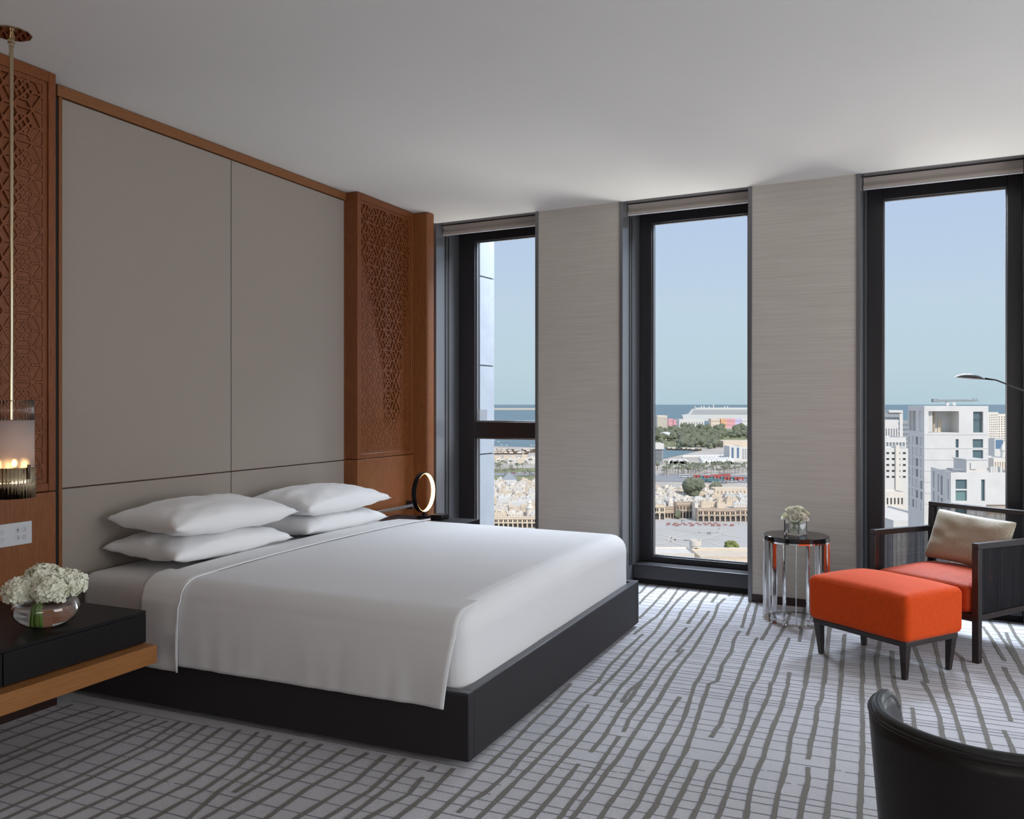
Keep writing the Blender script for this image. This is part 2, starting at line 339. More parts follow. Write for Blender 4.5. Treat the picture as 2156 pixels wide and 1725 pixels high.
TR.append((0, 1480, 2.156, """0,140 150,80 330,10;0,180 240,90 450,20;0,250 240,150 520,40;0,280 300,150 580,45;0,325 350,180 640,60;0,390 380,220 710,75;0,430 300,300 600,150 760,85;0,495 350,340 640,200 820,85;0,540 330,385 700,200 870,95;150,525 450,385 750,240 940,105;290,525 560,400 800,270 1010,115;420,525 700,380 950,240 1090,125;540,528 850,370 1060,230 1170,135;700,525 900,410 1080,290 1230,150;860,525 1000,400 1200,270 1320,170;1060,410 1250,290 1390,180;930,525 1100,420 1300,300 1460,190;1060,525 1250,410 1450,290 1570,210;1210,525 1400,390 1670,230;1350,525 1600,370 1750,240;1480,525 1680,400 1840,255;1590,515 1720,420 1900,270;1670,525 1850,420 1920,340;1950,315 1980,290;1800,525 1950,410 2060,300;1980,510 2100,400 2156,345;2080,500 2156,435"""))
fl = MB()
cor = [(-.35, YF - .2), (XR + .2, YF - .2), W(8.6, .45)[:2], W(-.6, .45)[:2]]
fl.prism(cor, -.15, 0, 0)
si = 0
for ox, oy, sc_, txt in TR:
    for ln in txt.split(';'):
        pts = []
        for tok in ln.split():
            a, b_ = tok.split(','); pts.append(floor_at(ox + float(a) / sc_, oy + float(b_) / sc_))
        if len(pts) < 2: continue
        px0 = ln.split()[0].split(','); 
        yb = oy + float(px0[1]) / sc_; xb = ox + float(px0[0]) / sc_
        if yb > 1716 or (xb < 3 and yb > 1530):       # runs on past the frame
            a, b_ = Vector(pts[0]), Vector(pts[1]); d_ = (a - b_).normalized(); pts.insert(0, tuple(a + d_ * .5))
        rib(fl, pts, .0185, .0012 + si * 1e-5, 1, si * 1.7, jit=.003, rough=.0006); si += 1
x = 3.95
while x < 8:                                           # the carpet goes on to the right of the frame
    y = YF
    while y < 5.6:
        l_ = random.uniform(1.0, 2.6); y2 = min(y + l_, 5.7); n_ = 8
        if x > 4.35 or y > 4.4 or y2 < 1.2:
            rib(fl, [(x + .04 * math.sin(1.3 * (y + (y2 - y) * i / n_) + x), y + (y2 - y) * i / n_) for i in range(n_ + 1)], .0185, .0012, 1, x * 3.3)
        y = y2 + .05
    x += random.uniform(.065, .09)
x = .15
while x < 3.9:
    y = YF
    while y < 1.2:
        y2 = min(y + random.uniform(1, 2.2), 1.3)
        rib(fl, [(x + .02 * math.sin(1.3 * (y + (y2 - y) * i / 6) + x), y + (y2 - y) * i / 6) for i in range(7)], .0185, .0012, 1, x * 3.1)
        y = y2 + .05
    x += random.uniform(.065, .09)
y = YF + .05
while y < 6.2:
    x = .12
    dens = .052 if 3.9 < y < 5.2 else .082
    while x < XR:
        x2 = x + random.uniform(.5, 2.6)
        yy = y + random.uniform(-.004, .004)
        rib(fl, [(x + (x2 - x) * i / 6, yy + .006 * math.sin(2.1 * (x + (x2 - x) * i / 6))) for i in range(7)], .0062, .0006, 2, y * 5, jit=.0015, rough=.0004)
        x = x2 + random.uniform(.0, .03)
    y += random.uniform(.55, 1.4) * dens
struct(fl.build('floor', [M['carpet'], M['stripe'], M['hair']]))

ce = MB(); ce.prism([(-.35, YF - .2), (XR + .2, YF - .2), W(8.6, 0)[:2], W(-.6, 0)[:2]], ZC, ZC + .25)
struct(ce.build('ceiling', M['ceil']))
rf = MB(); rf.prism([W(-.8, 0)[:2], W(8.8, 0)[:2], W(8.8, .55)[:2], W(-.8, .55)[:2]], ZC + .03, ZC + .6)
struct(rf.build('trim_1', M['ext']))

# headboard wall
wl = MB(); wl.box(-.35, -.036, YF - .2, 6.6, -.1, ZC); struct(wl.build('wall_left', M['wood']))
wf = MB(); wf.box(-.35, XR + .2, YF - .2, YF, 0, ZC); struct(wf.build('wall_front', M['grass']))
wr = MB(); wr.box(XR, XR + .2, YF, 6.0, 0, ZC); struct(wr.build('wall_right', M['grass']))
# window wall piers
NW = 5
wb = MB()
for i in range(NW):
    k0 = i * PITCH + WOP; k1 = (i + 1) * PITCH if i < NW - 1 else 8.6
    wb.wbox(k0, k1, 0, .44, 0, ZC)
wb.wbox(-.7, 0.0, 0, .44, 0, ZC)
struct(wb.build('wall_back', M['grass']))
sk_ = MB()
for i in range(NW):
    k0 = i * PITCH + WOP + .001; k1 = (i + 1) * PITCH - .001 if i < NW - 1 else 8.3
    sk_.wbox(k0, k1, -.006, 0, 0.001, .052)
struct(sk_.build('baseboard_back', M['skirt']))

def window(i, real=True):
    k0 = i * PITCH; k1 = k0 + WOP; n = str(i + 1)
    root = bpy.data.objects.new('window_' + n, None); COL.objects.link(root); root.location = W(k0 + WOP / 2, .2, 0); BASE[root.name] = Vector(root.location); struct(root)
    tr = .025
    ln = MB(); ln.wbox(k0, k0 + tr, -.008, .44, 0, ZC - .001); ln.wbox(k1 - tr, k1, -.008, .44, 0, ZC - .001)
    ln.wbox(k0 + tr, k1 - tr, 0.0, .44, ZC - .004, ZC + .03)
    ln.build('lining', M['lining'], root, bevel=.0015)
    ch = MB()
    for kk, sg in ((k0 + tr, 1), (k1 - tr, -1)):
        a, b_ = sorted((kk, kk + sg * .004))
        ch.wbox(a, b_, .118, .136, .14, 2.64); ch.wbox(a, b_, .160, .178, .14, 2.64)
    ch.build('blind_track', M['black'], root)
    fl_, fr_ = (.092, .082)
    a, b_ = k0 + tr, k1 - tr
    if i == 0: fl_ = .150
    fm = MB(); fm.wbox(a, a + fl_, .33, .42, .14, ZC - .004); fm.wbox(b_ - fr_, b_, .33, .42, .14, ZC - .004)
    fm.wbox(a + fl_, b_ - fr_, .33, .42, 2.622, ZC - .004); fm.wbox(a + fl_, b_ - fr_, .33, .42, .14, .182)
    if i == 0: fm.wbox(a + fl_, b_ - fr_, .33, .42, 1.022, 1.152)
    fmo = fm.build('window_frame', M['frame'], root, bevel=.004)
    bd = MB()
    def bead(g0, g1, z0, z1):
        t = .010
        bd.wbox(g0, g0 + t, .352, .372, z0, z1); bd.wbox(g1 - t, g1, .352, .372, z0, z1)
        bd.wbox(g0 + t, g1 - t, .352, .372, z0, z0 + t); bd.wbox(g0 + t, g1 - t, .352, .372, z1 - t, z1)
    lights = [(.182, 2.622)] if i else [(.182, 1.022), (1.152, 2.622)]
    for z0, z1 in lights: bead(a + fl_, b_ - fr_, z0, z1)
    bd.build('glazing_bead', M['bead'], fmo, bevel=.002)
    for z0, z1 in lights:
        g = MB(); g.add([W(a + fl_, .376, z0), W(b_ - fr_, .376, z0), W(b_ - fr_, .376, z1), W(a + fl_, .376, z1)], [(0, 1, 2, 3)])
        g.build('glass_pane', M['pane'], fmo)
    sl_ = MB(); sl_.wbox(a, b_, .185, .42, .036, .14); sl_.build('window_sill', M['frame'], root, bevel=.008, seg=3)
    pl = MB(); pl.wbox(a, b_, .205, .42, 0, .036); pl.build('plinth', M['black'], root)
    # roller blind: a thing of its own
    where = ['above the narrow window beside the bed wall', 'above the middle window', 'above the window behind the armchair', 'above the fourth window', 'above the fifth window'][i]
    rb = thing('roller_blind', 'rolled-up beige fabric roller blind ' + where, 'blind', W(k0 + WOP / 2, .14, 2.66), 'roller blinds over the windows')
    c = W(k0 + WOP / 2, .135, 2.69)
    p = MB()
    def prof(u, v):
        kk = a + .004 + (b_ - a - .008) * u
        zz = 2.716 - .070 * v; dd = .085 + .012 * math.sin(v * 2 * PI) * .6 - .006 * math.cos(v * PI * 2.0)
        return W(kk, dd, zz)
    p.grid(prof, 1, 14); fb = p.build('fabric', M['blind'], rb, smooth=True)
    p = MB(); p.wbox(a + .004, b_ - .004, .082, .098, 2.640, 2.648); p.build('bottom_bar', M['plate'], fb, bevel=.002)
    p = MB(); p.wbox(a + .004, b_ - .004, .095, .165, 2.655, 2.718); p.build('cassette', M['frame'], rb)
    return root
for i in range(NW): window(i)
if True:   # small printed notice stuck on the upper pane of the first window
    st = MB(); st.add([W(.185, .370, 1.165), W(.27, .370, 1.165), W(.27, .370, 1.25), W(.185, .370, 1.25)], [(0, 1, 2, 3)])
    o = st.build('window_sticker', M['notice']); tag(o, 'small pale notice stuck low on the tall upper pane of the left window', 'sticker')
# outer concrete column beside the first window
cc = MB(); k_r = .13
for j in range(-14, 14):
    z0 = 1.3 - .425 + j * .745
    cc.wbox(k_r - 1.2, k_r, .45, OUTD, z0 + .006, z0 + .739); cc.wbox(k_r - 1.2, k_r - .012, .45, OUTD - .01, z0 - .006, z0 + .006)
struct(cc.build('trim_2', pmat('pale_stone_cladding', (.22, .235, .26), .8, bump=.15, bscale=25, var=.06, vscale=7)))

# ------------------------------------------------------------------ headboard panels
def panel(y0, y1, z0, z1, lab):
    p = MB(); p.box(-.03, 0.0, y0, y1, z0, z1); o = p.build('headboard_panel', M['fabric'], bevel=.003, seg=3)
    tag(o, lab, 'wall panel', 'grey fabric panels behind the bed')
ZS, YS = .918, 3.863
panel(2.777, YS - .003, ZS + .003, 2.668, 'tall grey fabric wall panel above the near pillows, left of the centre seam')
panel(YS + .003, 4.951, ZS + .003, 2.668, 'tall grey fabric wall panel above the far pillows, right of the centre seam')
panel(2.777, YS - .003, .02, ZS - .003, 'low grey fabric headboard panel behind the near pillows')
panel(YS + .003, 4.951, .02, ZS - .003, 'low grey fabric headboard panel behind the far pillows')
t3 = MB(); t3.box(-.03, .012, 2.745, 4.957, 2.672, 2.722); struct(t3.build('trim_3', M['wood_h'], bevel=.002))
t4 = MB(); t4.box(-.03, .004, 2.757, 2.775, 0, 2.672); t4.box(-.03, .004, 4.954, 4.962, 0, 2.672); struct(t4.build('trim_4', M['wood'], bevel=.001))

# ------------------------------------------------------------------ carved wood screens
def clip(poly, n, c):      # keep n.p <= c
    out = []
    for i in range(len(poly)):
        a, b_ = poly[i], poly[(i + 1) % len(poly)]
        da = a[0] * n[0] + a[1] * n[1] - c; db = b_[0] * n[0] + b_[1] * n[1] - c
        if da <= 0: out.append(a)
        if da * db < 0:
            t = da / (da - db); out.append((a[0] + (b_[0] - a[0]) * t, a[1] + (b_[1] - a[1]) * t))
    return out
def area2(p): return sum(p[i][0] * p[(i + 1) % len(p)][1] - p[(i + 1) % len(p)][0] * p[i][1] for i in range(len(p))) / 2
def ccw(p): return p if area2(p) > 0 else p[::-1]
def inset(poly, g):
    poly = ccw(poly); out = poly
    for i in range(len(poly)):
        a, b_ = poly[i], poly[(i + 1) % len(poly)]
        dx, dy = b_[0] - a[0], b_[1] - a[1]; l = math.hypot(dx, dy)
        if l < 1e-6: continue
        n = (dy / l, -dx / l)
        out = clip(out, n, n[0] * a[0] + n[1] * a[1] - g)
        if len(out) < 3: return []
    return out
PW, PH = .218, .1435
def cells():
    A, B_, C_, E_ = PW * .2, PW * .403, PW * .205, PH * .272
    H = PH / 2; D_ = PW / 2 - B_; out = []
    for sy in (1, -1):
        out.append([(-A, sy * H), (A, sy * H), (C_ / 2, sy * E_), (-C_ / 2, sy * E_)])
        for sx in (1, -1):
            out.append([(sx * A, sy * H), (sx * B_, 0), (sx * C_, 0), (sx * C_ / 2, sy * E_)])
            out.append([(sx * A, sy * H), (sx * (PW / 2 - D_), sy * H), (sx * PW / 2, sy * PH / 4), (sx * B_, 0)])
    out.append([(B_, 0), (PW / 2, PH / 4), (PW - B_, 0), (PW / 2, -PH / 4)])
    out.append([(PW / 2 - D_, H), (PW / 2, PH / 4), (PW / 2 + D_, H), (PW / 2, 3 * PH / 4)])
    hexa = ccw([(C_, 0), (C_ / 2, E_), (-C_ / 2, E_), (-C_, 0), (-C_ / 2, -E_), (C_ / 2, -E_)])
    h_, g_ = .0195, .0215; ls = []
    for sx in (1, -1):
        for sy in (1, -1):
            n = (sx / h_, sy / g_); l = math.hypot(*n); ls.append(((n[0] / l, n[1] / l), 1 / l))
    polys = [hexa]
    for n, c in ls:
        nx = []
        for p in polys:
            a = clip(p, n, c); b_ = clip(p, (-n[0], -n[1]), -c)
            for q in (a, b_):
                if len(q) > 2 and abs(area2(q)) > 2e-6: nx.append(q)
        polys = nx
    return out + polys
CELLS = cells()
def screen(y0, y1, zb, cy, lab, depthfn, right=True):
    zt = ZC - .003; root = thing('wood_screen', lab, 'wood screen', (.05, (y0 + y1) / 2, 0), 'carved wood screens flanking the bed')
    X = .105; fw = .036
    fr = MB(); fr.box(-.03, X, y0, y0 + fw, zb, zt); fr.box(-.03, X, y1 - fw, y1, zb, zt)
    fr.box(-.03, X, y0 + fw, y1 - fw, zt - .045, zt); fr.box(-.03, X, y0 + fw, y1 - fw, zb, zb + .034)
    fr.build('frame', M['carved'], root, bevel=.003)
    ya, yb, za, zb2 = y0 + fw + .006, y1 - fw - .006, zb + .034 + .004, zt - .045 - .004
    XL = X - .010; bars = MB(); plugs = MB(); g = .0042
    bk = MB(); bk.box(.045, XL - .016, y0 + fw, y1 - fw, zb + .034, zt - .045); bk.build('backing', M['black'], root)
    i0 = int(math.floor((ya - cy) / PW)) - 1; i1 = int(math.ceil((yb - cy) / PW)) + 1
    j0 = int(math.floor((za - 1.176) / PH)) - 1; j1 = int(math.ceil((zb2 - 1.176) / PH)) + 1
    mg = .012; seen = []
    for i in range(i0, i1 + 1):
        for j in range(j0, j1 + 1):
            ox, oy = cy + i * PW, 1.176 + j * PH
            for poly in CELLS:
                p = [(a + ox, b_ + oy) for a, b_ in poly]
                for n, c in (((1, 0), yb - mg), ((-1, 0), -ya - mg), ((0, 1), zb2 - mg), ((0, -1), -za - mg)):
                    p = clip(p, n, c)
                    if len(p) < 3: break
                if len(p) < 3 or abs(area2(p)) < 4e-5 * .35: continue
                p = ccw(p); q = inset(p, g)
                if len(q) < 3 or len(q) != len(p): 
                    if len(q) < 3:
                        bars.add([(XL, a, b_) for a, b_ in p], [tuple(range(len(p)))]); continue
                # rim between cell edge and inset hole
                n_ = len(p)
                if len(q) == n_:
                    bars.add([(XL, a, b_) for a, b_ in p] + [(XL, a, b_) for a, b_ in q], [(k, (k + 1) % n_, n_ + (k + 1) % n_, n_ + k) for k in range(n_)])
                else:
                    qc = (sum(a for a, _ in q) / len(q), sum(b_ for _, b_ in q) / len(q))
                    q = [(qc[0] + (a - qc[0]) * .62, qc[1] + (b_ - qc[1]) * .62) for a, b_ in p]
                    bars.add([(XL, a, b_) for a, b_ in p] + [(XL, a, b_) for a, b_ in q], [(k, (k + 1) % n_, n_ + (k + 1) % n_, n_ + k) for k in range(n_)])
                m_ = len(q)
                bars.add([(XL, a, b_) for a, b_ in q] + [(XL - .016, a, b_) for a, b_ in q], [(k, (k + 1) % m_, m_ + (k + 1) % m_, m_ + k) for k in range(m_)])
                c_ = (sum(a for a, _ in q) / m_, sum(b_ for _, b_ in q) / m_)
                dp = depthfn(c_[0], c_[1]); q2 = inset(q, .0016)
                if len(q2) >= 3:
                    l2 = len(q2)
                    plugs.add([(XL - dp, a, b_) for a, b_ in q2] + [(XL - .018, a, b_) for a, b_ in q2], [tuple(range(l2))] + [(k, (k + 1) % l2, l2 + (k + 1) % l2, l2 + k)[::-1] for k in range(l2)])
    # plain margin
    for a0, a1, b0, b1 in ((y0 + fw, ya + mg, zb + .034, zt - .045), (yb - mg, y1 - fw, zb + .034, zt - .045), (ya + mg, yb - mg, zb + .034, za + mg), (ya + mg, yb - mg, zb2 - mg, zt - .045)):
        bars.add([(XL, a0, b0), (XL, a1, b0), (XL, a1, b1), (XL, a0, b1)], [(0, 1, 2, 3)])
    plugs.build('inlay', M['carved'], bars.build('lattice', M['carved'], root))
    lo = MB(); lo.box(-.03, X - .001, y0, y1, .05, zb - .004); lo.build('lower_panel', M['wood'], root, bevel=.002)
    pk = MB(); pk.box(-.03, X + .018, y0, y1, 0, .05) if False else pk.box(-.03, X + .006, y0, y1, 0, .05); pk.build('plinth', M['skirt'], root)
    return root
def dep_r(y, z):
    c = 5.33 + .07 * math.sin(z * 1.2)
    wdt = .10 + max(0, (z - 1.5)) * .28
    t = max(0, min(1, (wdt - abs(y - c)) / .07 + .5)) * max(0, min(1, (z - 1.12) / .15))
    return .0013 + .0100 * t
def dep_l(y, z):
    t = max(0, min(1, (2.48 + (z - 2.2) * .12 - y) / .07 + .5)) if z < 2.45 else max(0, min(1, (2.60 - y) / .05))
    t *= max(0, min(1, (z - 1.45) / .3)); return .0013 + .0100 * t
screen(4.956, 5.697, .925, 5.129, 'carved geometric wood screen on the far side of the bed, beside the windows', dep_r)
screen(1.925, 2.663, .925, 2.516, 'carved geometric wood screen at the left edge, behind the pendant lamp', dep_l)
gap = MB(); gap.box(-.03, .0, 2.663, 2.757, 0, ZC - .06); struct(gap.build('trim_5', M['black']))
t6 = MB(); t6.box(-.03, .02, 1.0, 1.92, 0, ZC - .003); struct(t6.build('trim_6', M['wood']))
# rounded pier of veneer next to the windows
pr = MB(); pts = [(-.03, 5.70)] + [(.222 - .03 + .03 * math.sin(a), 5.70 + .03 - .03 * math.cos(a)) for a in [R(q) for q in range(0, 91, 15)]]
pts = [(-.03, 5.70), (.205, 5.70)] + [(.205 + .017 * math.sin(R(q)), 5.717 - .017 * math.cos(R(q))) for q in range(15, 91, 15)] + [(.222, 5.790), (.205, 5.807), (-.03, 5.807)]
pr.prism(pts[:2] + pts[2:], 0, ZC - .004); pr_o = pr.build('wood_pier', M['wood'], smooth='a'); tag(pr_o, 'plain vertical wood veneer pier between the carved screen and the first window', 'pier')

# ================================================================== BED
BX1, BY0, BY1 = 2.035, 2.79, 4.985
bed = thing('bed', 'king bed base in charcoal fabric, standing low on the striped carpet', 'bed', (1.0, 3.88, 0))
b_ = MB(); b_.box(.012, BX1, BY0, BY0 + .045, .022, .262); b_.box(.012, BX1, BY1 - .045, BY1, .022, .262); b_.box(BX1 - .045, BX1, BY0 + .045, BY1 - .045, .022, .262)
b_.build('bed_frame', M['bedframe'], bed, bevel=.004)
b_ = MB()
for (x0, x1, y0, y1) in ((.012, BX1 - .001, BY0 + .001, BY0 + .040), (.012, BX1 - .001, BY1 - .040, BY1 - .001), (BX1 - .040, BX1 - .001, BY0 + .040, BY1 - .040)): b_.box(x0, x1, y0, y1, .2615, .268)
b_.build('top_rail', M['bedtop'], bed, bevel=.0025)
b_ = MB(); b_.box(.02, BX1 - .05, BY0 + .05, BY1 - .05, .15, .20); b_.build('slat_deck', M['blackwood'], bed)
b_ = MB(); b_.box(.06, BX1 - .10, BY0 + .09, BY1 - .09, 0, .15); b_.build('plinth', M['black'], bed)

def rbox(x0, x1, y0, y1, z0, z1, r, nx=40, ny=40, top=None, nse=0.0, seed=0):
    """rounded block as one closed grid wrapped over a superellipsoid-like box"""
    mb = MB()
    cx, cy, cz = (x0 + x1) / 2, (y0 + y1) / 2, (z0 + z1) / 2; hx, hy, hz = (x1 - x0) / 2, (y1 - y0) / 2, (z1 - z0) / 2
    def sp(p):
        q = Vector((max(-hx + r, min(hx - r, p.x)), max(-hy + r, min(hy - r, p.y)), max(-hz + r, min(hz - r, p.z))))
        d = p - q
        if d.length > 1e-9: p2 = q + d.normalized() * r
        else: p2 = p
        P = Vector((cx + p2.x, cy + p2.y, cz + p2.z))
        if top and p.z > 0: P.z += top((P.x - cx) / hx, (P.y - cy) / hy) * (p.z / hz if p.z < hz else 1)
        if nse: P += p2.normalized() * noise.noise(P * 4 + Vector((seed, 0, 0))) * nse
        return P
    def lin(n, h):      # denser near ends
        return [h * (-math.cos(PI * i / n)) if False else -h + 2 * h * i / n for i in range(n + 1)]
    def side(o, u, v, nu, nv):
        U, V = Vector(u), Vector(v)
        us = sorted(set([-1 + 2 * i / nu for i in range(nu + 1)] + [s * (1 - r / U.length * t) for s in (-1, 1) for t in (.15, .35, .6, 1.0)]))
        vs_ = sorted(set([-1 + 2 * i / nv for i in range(nv + 1)] + [s * (1 - r / V.length * t) for s in (-1, 1) for t in (.15, .35, .6, 1.0)]))
        pts = [sp(Vector(o) + U * a + V * c) for a in us for c in vs_]; m = len(vs_)
        mb.add(pts, [(i * m + j, (i + 1) * m + j, (i + 1) * m + j + 1, i * m + j + 1) for i in range(len(us) - 1) for j in range(m - 1)])
    nz = 8
    side((0, 0, hz), (hx, 0, 0), (0, hy, 0), nx, ny); side((0, 0, -hz), (0, hy, 0), (hx, 0, 0), ny, nx)
    side((hx, 0, 0), (0, hy, 0), (0, 0, hz), ny, nz); side((-hx, 0, 0), (0, 0, hz), (0, hy, 0), nz, ny)
    side((0, hy, 0), (0, 0, hz), (hx, 0, 0), nz, nx); side((0, -hy, 0), (hx, 0, 0), (0, 0, hz), nx, nz)
    return mb
mt = thing('mattress', 'mattress in a white fitted sheet, bare at the head end of the bed', 'mattress', (1.0, 3.88, .2))
rbox(.03, 1.93, 2.845, 4.93, .205, .532, .05, top=lambda a, c: .012 * (1 - c * c), nse=.003).build('sheeted_body', M['sheet'], mt, smooth=True, weld=True)

dv = thing('duvet', 'smooth white duvet draped over the bed, one flap hanging over the near side', 'duvet', (1.3, 3.88, .3))
ZT = .548
def dtop(a, c): return .022 * (1 - abs(c) ** 2.6) * (1 - .25 * max(0, a) ** 6) - .006 * a
D0, D1 = .60, 1.995
body = rbox(D0, D1, 2.836, 4.950, .150, ZT, .092, nx=46, ny=60, top=dtop, nse=.004, seed=3)
body.build('duvet_body', M['white'], dv, smooth=True, weld=True)
def wr_(x, z): return .004 * noise.noise(Vector((x * 7, z * 2.2, 1))) + .0025 * noise.noise(Vector((x * 19, z * 4, 5)))
def flap(x0, x1, xa, xb, zb, yo, top_z, lift, nu, nv, yin=2.99):
    """sheet that lies on the bed edge and hangs over the near side; x0,x1 at the top, xa,xb at the hem"""
    def fn(u, v):
        # v: 0 on the bed top, .35 at the edge, 1 at the hem
        if v < .35:
            t = v / .35; X = x0 + (x1 - x0) * u; Y = yin + (2.882 - yin) * t
            c = (Y - 3.8925) / 1.0645; a = (X - 1.2975) / .6975
            Z = top_z + dtop(a, c) + lift
            return (X, Y, Z)
        t = (v - .35) / .65
        if t < .3:
            th = t / .3 * PI / 2; X = x0 + (x1 - x0) * u
            r = .882 - .80; Y = 2.882 - (2.882 - yo - .012) * math.sin(th) ; 
            c = (2.882 - 3.8925) / 1.0645; a = (X - 1.2975) / .6975
            Z = top_z + dtop(a, c) + lift - .085 * (1 - math.cos(th)); return (X, Y, Z)
        s_ = (t - .3) / .7
        X = (x0 + (x1 - x0) * u) * (1 - s_) + (xa + (xb - xa) * u) * s_
        c = (2.882 - 3.8925) / 1.0645; zst = top_z + dtop((X - 1.2975) / .6975, c) + lift - .085
        Z = zst + (zb - zst) * s_
        Y = yo + .012 * (1 - s_) ** 3 - .006 * math.sin(s_ * PI) + wr_(X, Z) * s_ * 1.6 - .004
        if u > .9: Y -= .010 * ((u - .9) / .1) ** 2 * s_
        return (X, Y, Z)
    m = MB(); m.grid(fn, nu, nv, flip=True); return m
flap(.60, 1.985, .655, 1.948, .208, 2.776, ZT, .003, 70, 46).build('side_flap', M['white'], dv, smooth=True, solid=.005)
# folded top sheet: band across the bed at the pillow end
def band(x0, x1, lift, th, nm, mat):
    m = MB()
    def fn(u, v):
        X = x0 + (x1 - x0) * u; Y = 2.90 + (4.885 - 2.90) * v; c = (Y - 3.8925) / 1.0645; a = max(-1, (X - 1.2975) / .6975)
        z = .532 + .012 * (1 - c * c) if X < .60 else ZT + dtop(a, c)
        base = ZT + dtop(-.9, c) + lift
        e = min(u / .18, 1); z = (.548 + .012 * (1 - c * c)) * (1 - e) ** 2 + base * (1 - (1 - e) ** 2)
        z += .0025 * noise.noise(Vector((X * 12, Y * 3, 2)))
        if v > .965: z -= .02 * ((v - .965) / .035) ** 2
        return (X, Y, z)
    m.grid(fn, 16, 60); return m.build(nm, mat, fs, smooth=True, solid=th)
fs = thing('folded_sheet', 'white top sheet folded back as a band across the bed below the pillows', 'sheet', (.6, 3.88, .5))
band(.475, .695, .0045, .004, 'fold_band', M['sheet'])
he = flap(.475, .697, .52, .70, .186, 2.768, ZT, .0090, 14, 50, yin=2.93).build('hanging_end', M['sheet'], fs, smooth=True, solid=.004)
pp = MB(); L = []
for i in range(41):
    Y = 4.89 - (4.89 - 2.885) * i / 40; L.append((.697, Y, ZT + dtop(-.86, (Y - 3.8925) / 1.0645) + .0078))
zc = ZT + dtop(-.86, -.95) + .0078
for i in range(1, 7):
    th = PI / 2 * i / 6; L.append((.697, 2.882 - (2.882 - 2.778) * math.sin(th), zc - .085 * (1 - math.cos(th))))
for i in range(1, 12):
    s_ = i / 11; L.append((.697 + .003 * s_, 2.766 + .012 * (1 - s_) ** 3 - .010, zc - .085 + (.186 - zc + .085) * s_))
pp.tube(L, .0042, 8); pp.build('piping', M['white'], he, smooth=True)

def pillow(name, lab, c, L_, Wd, T, rot, tilt, seed, flat=.75, grp='white pillows on the bed', mat='pcase', bulge=.5, loc=None):
    n, m_ = 44, 30; mb = MB(); ca, sa = math.cos(rot), math.sin(rot)
    def pt(u, v, s):
        a, b = 2 * u - 1, 2 * v - 1
        pin = 1 - .085 * (1 - b * b) ** 1 * abs(a) ** 6; piny = 1 - .10 * (1 - a * a) * abs(b) ** 6
        x = b * Wd / 2 * piny; y = a * L_ / 2 * pin
        h = ((1 - a ** 2) * (1 - b ** 2)) ** .42
        z = s * T / 2 * h * (flat if s < 0 else 1.0)
        nn = noise.noise(Vector((a * 2.3 + seed, b * 2.3, s))) * .010 + noise.noise(Vector((a * 7 + seed, b * 5, s))) * .0035
        ed = (abs(a) ** 8 + abs(b) ** 8) * .5
        cr = abs(a * b) ** 2 * .006 * math.sin(14 * (a + b) + seed)
        z += (nn + cr) * s * min(1, h * 2.5)
        z += .006 * ed * math.sin(seed + a * 3)
        # tilt about y
        x2 = x * math.cos(tilt) - z * math.sin(tilt); z2 = x * math.sin(tilt) + z * math.cos(tilt)
        return (c[0] + x2 * ca - y * sa, c[1] + x2 * sa + y * ca, c[2] + z2)
    mb.grid(lambda u, v: pt(u, v, 1), n, m_, flip=True); mb.grid(lambda u, v: pt(u, v, -1), n, m_)
    o = mb.build(name, M[mat], None, smooth=True, weld=True, loc=loc or c)
    return o
pz = (.625, .762)
tag(pillow('pillow', '', (.285, 3.335, pz[0] - .005), .77, .50, .165, R(-3), R(-2), 1.0), 'lower white pillow of the near stack, lying on the fitted sheet', 'pillow', 'white pillows on the bed')
tag(pillow('pillow', '', (.325, 3.33, pz[1] - .012), .79, .48, .185, R(-4), R(-3), 5.0), 'upper white pillow of the near stack, nearest to the camera', 'pillow', 'white pillows on the bed')
tag(pillow('pillow', '', (.275, 4.28, pz[0] - .012), .77, .50, .165, R(-2), R(-2), 9.0), 'lower white pillow of the far stack, towards the windows', 'pillow', 'white pillows on the bed')
tag(pillow('pillow', '', (.31, 4.27, pz[1] - .028), .79, .47, .175, R(-2), R(-3), 13.0), 'upper white pillow of the far stack, towards the windows', 'pillow', 'white pillows on the bed')

# ================================================================== NIGHTSTANDS
def nightstand(y0, y1, lab, split=None):
    r = thing('nightstand', lab, 'nightstand', (.45, (y0 + y1) / 2, .3), 'floating nightstands')
    p = MB(); p.box(.112, .828, y0, y1, .305, .374); p.build('wood_shelf', M['wood_h2'], r, bevel=.0015)
    p = MB(); p.box(.112, .748, y0 + .002, y1 - .001, .376, .487); p.build('cabinet', M['blackwood'], r, bevel=.001)
    p = MB(); p.box(.112, .772, y0, y1 - .0005, .487, .500); p.build('top', M['blackwood'], r, bevel=.001)
    edges = [y0] + ([split] if split else []) + [y1]
    for a, b in zip(edges[:-1], edges[1:]):
        p = MB(); p.box(.749, .772, a + (.002 if a > y0 else 0), b - .0005 - (.002 if b < y1 else 0), .378, .4855); p.build('drawer', M['blackwood'], r, bevel=.001)
    return r
M['wood_h2'] = woodmat('veneer_shelf', (.24, .092, .022), (.36, .155, .048), (8, .5, 30))
nightstand(1.30, 2.527, 'black floating nightstand on an orange wood shelf at the lower left', 1.936)
nightstand(5.06, 5.452, 'black floating nightstand beyond the far side of the bed, under the ring lamp')

